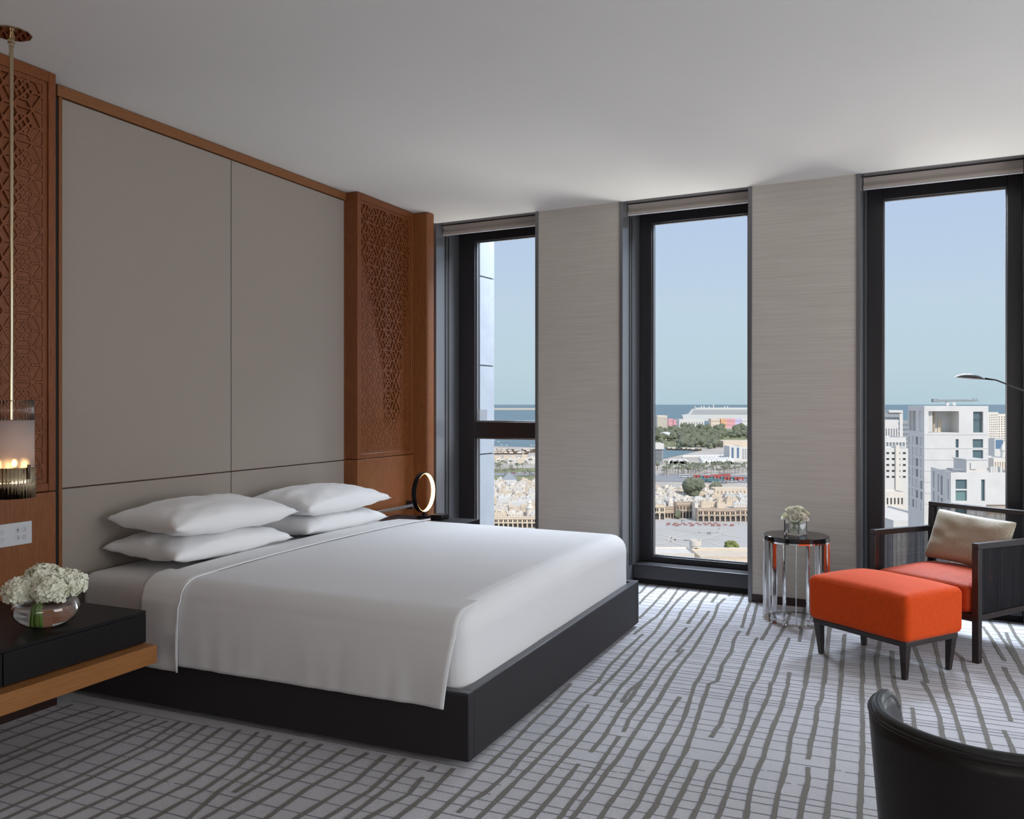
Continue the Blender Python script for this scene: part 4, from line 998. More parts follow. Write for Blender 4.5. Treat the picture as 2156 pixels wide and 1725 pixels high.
# ================================================================== THE CITY OUTSIDE (about 100 m below the window)
GZ = -98.7
def E(px, t):                   # point at depth t (m) in the direction of column px
    x = (px - PX) / F * t; return (CX + CS * x - SN * t, SN * x + CS * t)
def dof_(py): return F * 100.0 / (py - 850.0)
def zat(py, t): return HC - (py - PY) / F * t
rnd = random.Random(11)
M['e_white'] = pmat('white_stone', (.66, .64, .62), .85, var=.05, vscale=.25)
M['e_cream'] = pmat('cream_render', (.68, .58, .46), .9, var=.06, vscale=.2)
M['e_cream2'] = pmat('pale_render', (.72, .67, .60), .9, var=.06, vscale=.2)
M['e_sand'] = pmat('tan_render', (.52, .42, .33), .9, var=.08, vscale=.3)
M['e_roof'] = pmat('dusty_roof', (.60, .54, .46), .95, var=.1, vscale=.3)
M['e_dark'] = pmat('dark_opening', (.07, .065, .06), .6)
M['e_glass'] = pmat('far_window_glass', (.10, .15, .17), .15, spec=.8)
M['e_green'] = pmat('teal_glass', (.16, .26, .25), .2, spec=.8)
M['e_gblue'] = pmat('blue_glass', (.12, .20, .32), .2, spec=.8)
M['e_grey'] = pmat('grey_cladding', (.30, .32, .34), .6)
M['e_tree'] = pmat('tree_leaves', (.17, .185, .125), .9, var=.35, vscale=.5)
M['e_tree2'] = pmat('pale_tree_leaves', (.20, .22, .07), .9, var=.3, vscale=.6)
M['e_trunk'] = pmat('bark', (.16, .11, .07), .9)
M['e_red'] = pmat('red_paint', (.42, .10, .09), .6)
M['e_maroon'] = pmat('maroon_paint', (.32, .12, .10), .7)
M['e_teal'] = pmat('teal_paint', (.10, .24, .26), .5)
M['e_pink'] = pmat('pink_render', (.70, .36, .38), .9)
M['e_or'] = pmat('orange_render', (.72, .42, .22), .9)
M['e_lila'] = pmat('lilac_render', (.55, .50, .68), .9)
M['e_canvas'] = pmat('white_canvas', (.66, .65, .62), .8)
M['e_blk'] = pmat('black_cloth', (.02, .02, .025), .9)
M['e_plaza'] = pmat('grey_paving', (.50, .475, .44), .9, var=.05, vscale=.05)
M['e_line'] = pmat('pale_paving', (.68, .63, .54), .9)
M['e_road'] = pmat('road_asphalt', (.30, .30, .31), .9)
M['e_land'] = pmat('sandy_ground', (.50, .45, .39), .95, var=.15, vscale=.02)
M['e_lawn'] = pmat('lawn_green', (.24, .25, .13), .95, var=.2, vscale=.05)
m, nt, b = newmat('sea_water'); setp(b, col=(.115, .235, .30), rough=.55, spec=.2)
tc = nt.nodes.new('ShaderNodeTexCoord'); n = nt.nodes.new('ShaderNodeTexNoise'); n.inputs['Scale'].default_value = .004; n.inputs['Detail'].default_value = 8
mp = nt.nodes.new('ShaderNodeMapping'); mp.inputs['Scale'].default_value = (1, 4, 1)
r = nt.nodes.new('ShaderNodeValToRGB'); r.color_ramp.elements[0].position = .35; r.color_ramp.elements[1].position = .65
r.color_ramp.elements[0].color = (.13, .20, .225, 1); r.color_ramp.elements[1].color = (.165, .235, .26, 1)
nt.links.new(tc.outputs['Object'], mp.inputs[0]); nt.links.new(mp.outputs[0], n.inputs[0]); nt.links.new(n.outputs[0], r.inputs[0]); nt.links.new(r.outputs[0], b.inputs['Base Color']); M['e_sea'] = m

def flat(name, pts, z, mat, lab=None, cat=None):
    m_ = MB(); m_.add([(x, y, z) for x, y in pts], [tuple(range(len(pts)))]); o = m_.build(name, M[mat])
    return struct(o)
flat('sea', [E(-24000, 2000), E(26000, 2000), E(3600, 80000), E(-1600, 80000)], GZ - .8, 'e_sea')
# the coast: left bay comes closer than the right-hand shore
flat('ground', [E(-6000, 30), E(8000, 30), E(8000, 4200), E(1850, 4300), E(1600, 4100), E(1340, 3900), E(1310, 2350), E(1150, 1990), E(1000, 2080), E(-6000, 2000)], GZ, 'e_land')
flat('harbour_water', [E(1360, dof_(966)), E(1398, dof_(966)), E(1440, dof_(957)), E(1480, dof_(948)), E(1440, dof_(943)), E(1360, dof_(944))], GZ + .4, 'e_sea')
flat('park_lawn', [E(1340, dof_(946)), E(1470, dof_(941)), E(1700, dof_(944)), E(1700, 3500), E(1340, 3400)], GZ + .3, 'e_lawn')
flat('roadside_lawn', [E(1020, dof_(1013)), E(1180, dof_(1012)), E(1180, dof_(985)), E(1020, dof_(987))], GZ + .3, 'e_lawn')
flat('road', [E(1000, dof_(1003)), E(1200, dof_(1001)), E(1200, dof_(996)), E(1000, dof_(997))], GZ + .5, 'e_road')
flat('road', [E(1330, dof_(1013)), E(1720, dof_(1020)), E(1720, dof_(1001)), E(1330, dof_(1001))], GZ + .3, 'e_road')
flat('plaza', [E(1330, 470), E(1640, 470), E(1640, dof_(1096)), E(1480, dof_(1092)), E(1330, dof_(1092))], GZ + .3, 'e_plaza')
pl_ = MB()
def arc(x0, y0, x1, y1, bow, wd=1.6):
    L = []
    for i in range(25):
        t = i / 24; x = x0 + (x1 - x0) * t; y = y0 + (y1 - y0) * t + bow * 4 * t * (1 - t); L.append(E(x, dof_(y)))
    rib(pl_, L, wd, GZ + .45, 0, 3, jit=0, step=500)
for a in ((1381, 1127, 1425, 1140, -4), (1381, 1148, 1425, 1136, 2), (1403, 1137, 1512, 1122, -5), (1403, 1137, 1455, 1152, 3), (1403, 1137, 1512, 1135, 3), (1420, 1115, 1512, 1122, 4), (1512, 1122, 1560, 1133, 2), (1512, 1122, 1535, 1118, 0), (1440, 1139, 1520, 1125, 4), (1480, 1140, 1520, 1152, -1), (1535, 1143, 1560, 1140, -1)): arc(*a)
struct(pl_.build('trim_7', M['e_line']))

def ebox(m_, px0, px1, t, dep, z0, z1, mi=0):
    """box whose front lies across the view at depth t"""
    a, b = Vector(E(px0, t)), Vector(E(px1, t)); f = Vector((-SN, CS)) * dep
    m_.hexa([(a.x, a.y, z0), (b.x, b.y, z0), ((b + f).x, (b + f).y, z0), ((a + f).x, (a + f).y, z0), (a.x, a.y, z1), (b.x, b.y, z1), ((b + f).x, (b + f).y, z1), ((a + f).x, (a + f).y, z1)], mi)
def facade(m_, P, U, Nn, w_, z0, z1, holes, dep, mw=0, mg=1, mr=None):
    """wall from P along unit U (width w_) with outward normal Nn; holes = (u0,u1,z0,z1[,mat]) recessed by dep"""
    us = sorted(set([0, w_] + [h[0] for h in holes] + [h[1] for h in holes])); zs = sorted(set([z0, z1] + [h[2] for h in holes] + [h[3] for h in holes]))
    def pt(u, z, d=0): return (P[0] + U[0] * u - Nn[0] * d, P[1] + U[1] * u - Nn[1] * d, z)
    for i in range(len(us) - 1):
        for j in range(len(zs) - 1):
            uc, zc_ = (us[i] + us[i + 1]) / 2, (zs[j] + zs[j + 1]) / 2
            if any(h[0] < uc < h[1] and h[2] < zc_ < h[3] for h in holes): continue
            m_.add([pt(us[i], zs[j]), pt(us[i + 1], zs[j]), pt(us[i + 1], zs[j + 1]), pt(us[i], zs[j + 1])], [(0, 1, 2, 3)], mw)
    for h in holes:
        g_ = h[4] if len(h) > 4 else mg; d = h[5] if len(h) > 5 else dep
        a = [pt(h[0], h[2]), pt(h[1], h[2]), pt(h[1], h[3]), pt(h[0], h[3])]; b = [pt(h[0], h[2], d), pt(h[1], h[2], d), pt(h[1], h[3], d), pt(h[0], h[3], d)]
        m_.add(b, [(0, 1, 2, 3)], g_)
        m_.add(a + b, [(0, 1, 5, 4), (1, 2, 6, 5), (2, 3, 7, 6), (3, 0, 4, 7)], mw)
RT = Vector((CS, SN)); FW = Vector((-SN, CS))
# ---- white stone tower
T0 = 282.0
def zt_(py): return zat(py, T0)
tw = thing('stone_tower', 'tall white stone tower with a roof terrace opening, in the right-hand window', 'building', (*E(2010, T0 + 8), GZ))
P0 = Vector(E(1946, T0)); Wt = (2081 - 1946) / F * T0; sc_ = T0 / F
Lc = Vector(E(1912, T0 + 20)); Ld = (Lc - P0); Ll = Ld.length; Ld.normalize()
h_t = [((1955 - 1946) * sc_, (2019 - 1946) * sc_, zt_(911), zt_(866), 0, 6.0), ((2049 - 1946) * sc_, (2070 - 1946) * sc_, zt_(911), zt_(867), 1, .8)]
for (y0, y1) in ((925, 943), (948, 966)): h_t += [((2012 - 1946) * sc_, (2018.5 - 1946) * sc_, zt_(y1), zt_(y0), 1, .5), ((2048 - 1946) * sc_, (2070 - 1946) * sc_, zt_(y1), zt_(y0), 1, .5)]
b_ = MB(); facade(b_, P0, RT, -FW, Wt, GZ, zt_(855), h_t, .5, 0, 1)
# left face
hl = []
for (u0, u1) in ((.16, .30), (.34, .50), (.60, .76), (.80, .92)): pass
zr = [922, 945.5, 969, 992, 1015, 1038, 1061]
pat = [(1, 1, 2, 0), (1, 1, 1, 0), (1, 1, 2, 0), (1, 1, 2, 1), (1, 1, 1, 2), (1, 1, 2, 2), (1, 2, 1, 1)]
for y_, pr_ in zip(zr, pat):
    for (u0, u1), k in zip(((.90, .96), (.62, .74), (.38, .52), (.12, .24)), pr_):
        hl.append((u0 * Ll, u1 * Ll, zt_(y_ + 17), zt_(y_), 1 if k == 2 else 0, .45 if k == 2 else .25))
hl += [(.10 * Ll, .30 * Ll, zt_(910), zt_(866), 3, 3.0), (.52 * Ll, .72 * Ll, zt_(910), zt_(866), 3, 3.0), (.76 * Ll, .94 * Ll, zt_(910), zt_(866), 3, 1.2)]
nl = Vector((-Ld.y, Ld.x)); nl = nl if nl.dot(-RT) > 0 else -nl
# stagger the grid of holes: keep it a grid, faces on the left flank seen obliquely
facade(b_, P0, Ld, nl, Ll, GZ, zt_(855), hl, .4, 0, 1)
P1 = P0 + RT * Wt
b_.add([(P0.x, P0.y, zt_(855) - .5), (P1.x, P1.y, zt_(855) - .5), (*(P1 + FW * 20), zt_(855) - .5), (*(P0 + Ld * Ll), zt_(855) - .5)], [(0, 1, 2, 3)], 0)
b_.add([(P1.x, P1.y, GZ), (*(P1 + FW * 20), GZ), (*(P1 + FW * 20), zt_(855)), (P1.x, P1.y, zt_(855))], [(0, 1, 2, 3)], 0)
Q = P0 + Ld * Ll; b_.add([(Q.x, Q.y, GZ), (*(P1 + FW * 20), GZ), (*(P1 + FW * 20), zt_(855)), (Q.x, Q.y, zt_(855))], [(3, 2, 1, 0)], 0)
b_.build('walls', [M['e_white'], M['e_glass'], M['e_dark'], M['e_sand']], tw)
b_ = MB()
for y_ in (911 + 5, 945, 969, 992.5, 1016, 1039, 1062): ebox(b_, 1946, 2081, T0 - .03, .02, zt_(y_) - .05, zt_(y_) + .05)
b_.build('stone_joint', M['e_grey'], tw)
b_ = MB(); ebox(b_, 1955, 2019, T0 + .3, .05, zt_(911), zt_(900.5)); b_.build('glass_balustrade', M['pane'], tw)
b_ = MB(); ebox(b_, 1957.5, 1968.5, T0 + 4.5, 1.2, zt_(911), zt_(866)); 
for x_ in (1958, 1962.5, 1966): ebox(b_, x_, x_ + .8, T0 + 4.2, .1, zt_(911), zt_(868))
b_.build('terrace_frames', M['e_sand'], tw)
b_ = MB(); ebox(b_, 1974, 1983, T0 + 5.8, .1, zt_(911), zt_(883)); b_.build('terrace_door', M['e_cream'], tw)
b_ = MB(); ebox(b_, 2066, 2066.8, T0 + .3, .1, zt_(911), zt_(867)); ebox(b_, 2049, 2070, T0 + .3, .1, zt_(884), zt_(883)); b_.build('mullion', M['e_dark'], tw)
for (x_, y_, r_) in ((1995, 850.5, 4.0), (2009, 850.0, 4.0)):
    d_ = thing('satellite_dish', 'round white satellite dish on the roof of the stone tower, ' + ('left' if x_ < 2000 else 'right') + ' of the pair', 'satellite dish', (*E(x_, T0 + 3), zt_(855)))
    c = Vector((*E(x_, T0 + 3), zt_(y_))); rr = r_ * sc_; m_ = MB()
    m_.grid(lambda u, v: tuple(c + Vector((RT.x, RT.y, 0)) * (rr * v * math.cos(u * 2 * PI)) + Vector((0, 0, 1)) * (rr * v * math.sin(u * 2 * PI)) - Vector((FW.x, FW.y, 0)) * (.15 * v * v)), 20, 4); m_.build('dish', M['e_canvas'], d_, smooth=True)
    m_ = MB(); m_.tube([(c.x, c.y, zt_(857)), tuple(c)], .06, 6); m_.build('mast', M['e_grey'], d_)
cr_ = thing('tower_crane', 'grey construction crane jib lying level above the stone tower', 'crane', (*E(2000, 420), GZ))
tc_ = 420.; b_ = MB()
def crn(px, py): return (*E(px, tc_), zat(py, tc_))
for a, q in (((1966, 846), (2055, 844)), ((1975, 842.5), (2040, 842)), ((2012, 842), (2058, 843))): b_.tube([crn(*a), crn(*q)], .22, 5)
for i in range(22):
    x_ = 1977 + i * 3.4; b_.tube([crn(x_, 846), crn(x_ + 1.7, 842.6), crn(x_ + 3.4, 845.6)], .10, 4)
b_.tube([crn(2048, 845), crn(2049, 839)], .25, 5); b_.tube([crn(2049, 839), crn(2056, 841)], .1, 4); b_.tube([crn(2056, 839), crn(2060, 846)], .12, 4)
b_.build('jib', M['e_grey'], cr_)
b_ = MB(); ebox(b_, 1965, 1976, tc_, 2, zat(847, tc_), zat(840, tc_)); b_.build('counterweight', M['e_grey'], cr_)
b_ = MB(); b_.tube([crn(1994, 846), (*E(1994, tc_), GZ)], .8, 6); b_.build('mast', M['e_grey'], cr_)
# ---- lower annex in front of the tower
T1 = 232.0; s1 = T1 / F
def z1_(py): return zat(py, T1)
an = thing('stone_annex', 'lower white stone wing with tall windows, in front of the stone tower', 'building', (*E(2050, T1 + 8), GZ))
Pa = Vector(E(2002, T1)); Wa = 150 * s1; Lb = Vector(E(1960, T1 + 20)); Lbd = (Lb - Pa); Lbl = Lbd.length; Lbd.normalize(); nb = Vector((-Lbd.y, Lbd.x)); nb = nb if nb.dot(-RT) > 0 else -nb
ha = [((2012 - 2002) * s1, (2036 - 2002) * s1, z1_(1030), z1_(1010), 1), ((2012 - 2002) * s1, (2036 - 2002) * s1, z1_(1055), z1_(1033), 3), ((2012 - 2002) * s1, (2036 - 2002) * s1, z1_(1082), z1_(1062), 1),
      ((2066 - 2002) * s1, (2074 - 2002) * s1, z1_(1055), z1_(1010), 1), ((2076 - 2002) * s1, (2130 - 2002) * s1, z1_(1085), z1_(1063), 4)]
b_ = MB(); facade(b_, Pa, RT, -FW, Wa, GZ, z1_(995), ha, .5, 0, 1)
ha = [(u0 * Lbl, u1 * Lbl, z1_(y1), z1_(y0), 1, .4) for (u0, u1, y0, y1) in ((.10, .15, 1011, 1054), (.40, .50, 1008, 1050), (.58, .64, 1006, 1046), (.82, .88, 1003, 1040), (.10, .15, 1060, 1100), (.40, .50, 1056, 1096), (.58, .64, 1054, 1090), (.82, .88, 1048, 1085))]
facade(b_, Pa, Lbd, nb, Lbl, GZ, z1_(995), ha, .4, 0, 1)
Pb = Pa + RT * Wa
b_.add([(*Pa, z1_(995) - .6), (*Pb, z1_(995) - .6), (*(Pb + FW * 20), z1_(995) - .6), (*(Pa + Lbd * Lbl), z1_(995) - .6)], [(0, 1, 2, 3)], 2)
b_.add([(*Pb, GZ), (*(Pb + FW * 20), GZ), (*(Pb + FW * 20), z1_(995)), (*Pb, z1_(995))], [(0, 1, 2, 3)], 0)
b_.build('walls', [M['e_white'], M['e_glass'], M['e_roof'], M['e_green'], M['e_sand']], an)
b_ = MB(); ebox(b_, 2035, 2078, T1 + 7, 7, z1_(995) - .6, z1_(972)); ebox(b_, 2033.5, 2079.5, T1 + 6.8, 7.4, z1_(972), z1_(970.5)); b_.build('penthouse', M['e_white'], an)
b_ = MB(); ebox(b_, 2044, 2056, T1 + 6.7, .2, z1_(992), z1_(978)); b_.build('roof_door', M['e_canvas'], an)
for k_, x_ in enumerate((2086, 2091, 2096, 2106)):
    b_ = MB(); ebox(b_, x_, x_ + 4.2, T1 + 3, 1, z1_(995) - .6, z1_(985)); b_.build('roof_tank', M['e_canvas'], an)
b_ = MB(); ebox(b_, 2006, 2030, T1 + 5, 3.5, z1_(993), z1_(990.5)); b_.build('solar_panel', M['e_grey'], an)

def building(lab, px0, px1, t, ytop, dep, wall, ybase=None, rows=0, cols=0, winmat='e_dark', wfrac=(.5, .5), band=None, name='building', cat='building', extra=None, group=None, z0=None, mrg=.03, arch=False):
    zt = zat(ytop, t); zb = GZ if z0 is None else z0; w_ = (px1 - px0) / F * t; P = Vector(E(px0, t))
    r = thing(name, lab, cat, (*E((px0 + px1) / 2, t), zb), group)
    H = zt - (zat(ybase, t) if ybase else zb); zlo = zt - H; holes = []
    for i in range(rows):
        for j in range(cols):
            u0 = w_ * (mrg + (1 - 2 * mrg) * (j + .5 - wfrac[0] / 2) / cols); u1 = w_ * (mrg + (1 - 2 * mrg) * (j + .5 + wfrac[0] / 2) / cols)
            a0 = zlo + H * (.06 + .88 * (i + .5 - wfrac[1] / 2) / rows); a1 = zlo + H * (.06 + .88 * (i + .5 + wfrac[1] / 2) / rows); holes.append((u0, u1, a0, a1))
    b_ = MB(); facade(b_, P, RT, -FW, w_, zb, zt, holes, min(.8, w_ / 40))
    A_, B_ = P, P + RT * w_; C_, D_ = B_ + FW * dep, A_ + FW * dep
    b_.add([(*B_, zb), (*C_, zb), (*C_, zt), (*B_, zt)], [(0, 1, 2, 3)]); b_.add([(*D_, zb), (*A_, zb), (*A_, zt), (*D_, zt)], [(0, 1, 2, 3)]); b_.add([(*C_, zb), (*D_, zb), (*D_, zt), (*C_, zt)], [(0, 1, 2, 3)])
    rz = zt - min(.8, H * .06); b_.add([(*A_, rz), (*B_, rz), (*C_, rz), (*D_, rz)], [(0, 1, 2, 3)])
    b_.build('walls', [M[wall], M[winmat]], r)
    if extra: extra(r)
    return r
# right window, distance
building('dark glass office block with a pale crown, furthest left in the right-hand window', 1845, 1900, 1150, 868, 30, 'e_grey', None, 12, 14, 'e_glass', (.7, .6),
         extra=lambda r: [(lambda b: (ebox(b, 1872, 1901, 1148, 32, zat(869, 1150), zat(864, 1150)), b.build('crown', M['e_canvas'], r)))(MB()), (lambda b: (ebox(b, 1894, 1901, 1149.5, 2, GZ, zat(866, 1150)), b.build('corner_strip', M['e_white'], r)))(MB())])
building('white ribbed block standing in front of the dark glass office block', 1840, 1892, 860, 884, 30, 'e_white', None, 1, 9, 'e_grey', (.45, .9))
building('long white terraced block below the ribbed block, left of the stone tower', 1835, 1908, 700, 921, 30, 'e_canvas', 975, 2, 10, 'e_grey', (.7, .35))
building('white balconied flats with a central stair strip, left of the stone tower', 1838, 1912, 560, 944, 24, 'e_canvas', 1015, 5, 6, 'e_dark', (.55, .35), extra=lambda r: (lambda b: (ebox(b, 1886, 1894, 559, 3, GZ, zat(938, 560)), b.build('stair_strip', M['e_cream2'], r)))(MB()))
building('small dark tower on the shore left of the stone tower', 1900, 1914, 1500, 885, 30, 'e_grey', None, 8, 4, 'e_glass')
building('beige hotel slab with small square windows, right of the stone tower', 2070, 2102, 760, 868, 25, 'e_cream2', 930, 11, 8, 'e_dark', (.4, .45))
building('second beige hotel slab with square windows, furthest right', 2100, 2135, 765, 872, 25, 'e_cream2', 935, 11, 6, 'e_dark', (.4, .45))
building('low building with a blue glass box front, right of the stone tower', 2094, 2114, 520, 924, 15, 'e_canvas', 948, 1, 1, 'e_gblue', (.85, .9))
building('domed white mosque block right of the stone tower', 2092, 2135, 430, 965, 20, 'e_cream2', 1000, 1, 8, 'e_sand', (.5, .6), extra=lambda r: (lambda b: (b.lathe((*E(2111, 434), zat(965, 430)), [(.9, 0), (.9, 3), (1.3, 3.6), (.9, 5), (.0005, 7)], 16), b.build('dome', M['e_canvas'], r)))(MB()))
building('wide plain white hall with a flat sand-coloured roof, behind the armchair back', 1881, 1985, 330, 1096, 48, 'e_white', None, 0, 0, extra=lambda r: (lambda b: (ebox(b, 1886, 1985, 331, 46, zat(1096, 330) - .9, zat(1096, 330) - .7), b.build('roof', M['e_cream2'], r)))(MB()))
building('long cream arcade building with round arches, left of the stone tower', 1840, 1905, 480, 1036, 12, 'e_cream2', 1075, 1, 8, 'e_dark', (.45, .4))
building('white shop block with a blue sign band, left of the stone tower', 1838, 1910, 600, 998, 20, 'e_canvas', 1030, 2, 7, 'e_gblue', (.5, .3))
building('cream building standing behind the cane side of the armchair', 1838, 1990, 380, 1128, 30, 'e_cream2', None, 2, 7, 'e_sand', (.35, .35))

# ---- middle window: the old market square
ZG = GZ
def arcade(lab, px0, px1, ybase, ytop, n, wall, upper=True):
    t = dof_(ybase); zt = zat(ytop, t); w_ = (px1 - px0) / F * t; P = Vector(E(px0, t)); H = zt - GZ
    r = thing('arcade_building', lab, 'building', (*E((px0 + px1) / 2, t), GZ)); m_ = MB(); holes = []
    for j in range(n):
        u0 = w_ * (j + .14) / n; u1 = w_ * (j + .86) / n; holes.append((u0, u1, GZ + .1, GZ + H * .36))
        if upper:
            for k in (0, 1):
                a = w_ * (j + .16 + k * .36) / n; holes.append((a, a + w_ * .24 / n, GZ + H * .54, GZ + H * .78))
    facade(m_, P, RT, -FW, w_, GZ, zt, holes, 1.2, 0, 1)
    A_, B_ = P, P + RT * w_; C_, D_ = B_ + FW * 14, A_ + FW * 14
    m_.add([(*B_, GZ), (*C_, GZ), (*C_, zt), (*B_, zt)], [(0, 1, 2, 3)]); m_.add([(*D_, GZ), (*A_, GZ), (*A_, zt), (*D_, zt)], [(0, 1, 2, 3)]); m_.add([(*A_, zt - .8), (*B_, zt - .8), (*C_, zt - .8), (*D_, zt - .8)], [(0, 1, 2, 3)], 2)
    m_.build('walls', [M[wall], M['e_dark'], M['e_roof']], r)
    m_ = MB()
    for j in range(n):       # pointed arch heads
        c = P + RT * (w_ * (j + .5) / n) - FW * .15; hw = w_ * .36 / n; z_ = GZ + H * .36
        m_.add([(*(c - RT * hw), z_), (*(c - RT * hw * .6), z_ + H * .07), (*c, z_ + H * .11), (*(c + RT * hw * .6), z_ + H * .07), (*(c + RT * hw), z_)], [(0, 1, 2, 3, 4)])
    m_.build('arch_heads', M['e_dark'], r)
    m_ = MB()
    for j in range(n * 3):
        a = P + RT * (w_ * (j + .2) / (n * 3)) ; m_.obox((a.x + RT.x * .5, a.y + RT.y * .5, zt + .4), (RT.x * w_ / n / 8, RT.y * w_ / n / 8, 0), (FW.x * .3, FW.y * .3, 0), (0, 0, .45))
    m_.build('battlements', M[wall], r)
    m_ = MB(); a = P - FW * .25; m_.obox((*(a + RT * w_ / 2), GZ + H * .48), (RT.x * w_ / 2, RT.y * w_ / 2, 0), (FW.x * .3, FW.y * .3, 0), (0, 0, .25)); m_.obox((*(a + RT * w_ / 2), GZ + H * .86), (RT.x * w_ / 2, RT.y * w_ / 2, 0), (FW.x * .3, FW.y * .3, 0), (0, 0, .2)); m_.build('cornice', M[wall], r)
    return r
arcade('two-storey arcade building with three pointed arches on the far side of the square', 1469, 1505, 1099, 1071, 3, 'e_sand')
arcade('arcade building with four square bays on the far side of the square', 1505, 1549, 1099, 1072, 4, 'e_sand')
arcade('right-hand arcade building with round arches on the far side of the square', 1549, 1612, 1099, 1070, 6, 'e_sand')
arcade('tall tan market building with battlements left of the pointed arches', 1424, 1465, 1092, 1058, 6, 'e_sand')
arcade('low tan market building between two taller ones on the square', 1400, 1424, 1091, 1068, 4, 'e_sand', False)
arcade('cream gateway building at the left edge of the square', 1345, 1400, 1095, 1063, 5, 'e_cream')
building('white stuccoed stair block rising between the market buildings', 1463, 1470, dof_(1096) , 1059, 16, 'e_cream2')
building('long cream wall building right of the round tree', 1505, 1582, dof_(1046), 1029, 20, 'e_cream', None, 1, 9, 'e_sand', (.3, .4))
building('cream roofed hall in front of the pointed arches row, seen above them', 1500, 1590, dof_(1072) + 24, 1062, 20, 'e_cream')
building('dark ribbed office building at the left edge of the middle window', 1340, 1396, dof_(978), 946, 35, 'e_grey', 974, 9, 1, 'e_dark', (.98, .4), extra=lambda r: (lambda b: (ebox(b, 1340, 1398, dof_(978) - 2, 38, zat(946, dof_(978)), zat(934, dof_(978))), b.build('white_top', M['e_canvas'], r)))(MB()))
building('beige ribbed slab near the shore, top left of the middle window', 1384, 1405, 3000, 875, 60, 'e_cream2', None, 1, 8, 'e_sand', (.4, .9))
building('white block with a blue glass strip, right side of the middle window', 1536, 1560, dof_(971), 940, 40, 'e_canvas', 968, 1, 2, 'e_gblue', (.42, .9))
building('white office with grid windows at the right edge of the middle window', 1560, 1625, dof_(971), 944, 40, 'e_canvas', 969, 5, 12, 'e_grey', (.7, .55))
building('long white hall with round arches by the harbour', 1430, 1483, 3500, 883, 60, 'e_canvas', None, 1, 9, 'e_grey', (.5, .4))
for (a, b, col_, nm) in ((1407, 1417, 'e_pink', 'pink'), (1418, 1430, 'e_pink', 'rose-pink'), (1497, 1516, 'e_cream', 'cream'), (1518, 1530, 'e_or', 'orange'), (1530, 1548, 'e_pink', 'bright pink'), (1548, 1563, 'e_lila', 'lilac'), (1563, 1590, 'e_canvas', 'white')):
    building(nm + ' harbour-front block ' + ('left of' if a < 1450 else 'right of') + ' the long white arched hall', a, b, 3650, 882 + (a % 3), 50, col_, None, 2, max(3, int((b - a) / 3)), 'e_grey', (.4, .4))
# round fort tower and its walls at the bottom of the view
tf = 1850 * 85 / (1163 - 850.0); ft_ = thing('fort_tower', 'round cream fort tower with a toothed rim at the near edge of the square', 'tower', (*E(1464, 500), GZ))
zf = zat(1162, 500); m_ = MB(); c = E(1464, 503); m_.lathe((*c, 0), [(3.1, GZ), (3.1, zat(1151, 500)), (3.35, zat(1150.5, 500)), (3.35, zat(1141, 500)), (2.9, zat(1141, 500)), (2.9, zat(1146, 500)), (.001, zat(1146, 500))], 32); m_.build('walls', M['e_cream2'], ft_, smooth='a')
m_ = MB(); 
for k in range(18):
    a = 2 * PI * k / 18; m_.obox((c[0] + 3.1 * math.cos(a), c[1] + 3.1 * math.sin(a), zat(1140, 500)), (.2 * math.cos(a), .2 * math.sin(a), 0), (-.3 * math.sin(a), .3 * math.cos(a), 0), (0, 0, .5))
m_.build('battlements', M['e_cream2'], ft_)
m_ = MB(); ebox(m_, 1463.5, 1469, 499.6, .3, zat(1161, 500), zat(1154, 500)); m_.build('door', M['e_trunk'], ft_)
building('low cream fort wing with flat roof, right of the round tower', 1474, 1625, 470, 1172, 24, 'e_cream', None, 1, 6, 'e_sand', (.1, .02))
building('cream fort wall running back from the round tower to the right', 1474, 1620, 500, 1155, 3, 'e_cream2')
building('cream fort wing with toothed parapet at the lower left of the square', 1372, 1462, 465, 1165, 20, 'e_cream2')
building('low cream rooftop at the bottom edge of the square', 1340, 1640, 440, 1190, 16, 'e_cream')
# park trees, blobs with broken outline
def treemesh(seed, squash=.8, spiky=.25):
    m_ = MB(); rr = random.Random(seed); n = 9
    for k in range(7):
        c = Vector((rr.uniform(-.45, .45), rr.uniform(-.45, .45), rr.uniform(.35, .95))); r_ = rr.uniform(.35, .6)
        def fn(u, v):
            th = u * 2 * PI; ph = v * PI; d = Vector((math.sin(ph) * math.cos(th), math.sin(ph) * math.sin(th), math.cos(ph)))
            q = r_ * (1 + spiky * noise.noise(d * 3.5 + Vector((seed, k, 0))) + spiky * .8 * noise.noise(d * 9 + Vector((seed, k, 4)))); return tuple(c + Vector((d.x * q, d.y * q, d.z * q * squash)))
        m_.grid(fn, 16, 9)
    return m_
TM = []
for k in range(4):
    mb_ = treemesh(k + 1); me = bpy.data.meshes.new('foliage'); me.from_pydata(mb_.v, [], mb_.f); me.materials.append(M['e_tree']); TM.append(me)
mb_ = treemesh(20, 1.0, .5); TB = bpy.data.meshes.new('foliage'); TB.from_pydata(mb_.v, [], mb_.f); TB.materials.append(M['e_tree2'])
tk = MB(); tk.tube([(0, 0, 0), (0, 0, .6)], .05, 6); TK = bpy.data.meshes.new('trunk'); TK.from_pydata(tk.v, [], tk.f); TK.materials.append(M['e_trunk'])
def tree(name, lab, px, t, r_, group=None, me=None, hs=1.0, trunk=True):
    o = thing(name, lab, 'tree', (*E(px, t), GZ), group); o.scale = (r_, r_, r_ * hs); o.rotation_euler = (0, 0, rnd.random() * 6)
    f = bpy.data.objects.new('foliage', me or TM[rnd.randrange(4)]); COL.objects.link(f); f.parent = o
    if trunk: k = bpy.data.objects.new('trunk', TK); COL.objects.link(k); k.parent = o
    return o
tree('tree', 'big round dark green tree among the cream roofs, left of centre in the middle window', 1452, dof_(1052), 15, None, TM[0], 1.25)
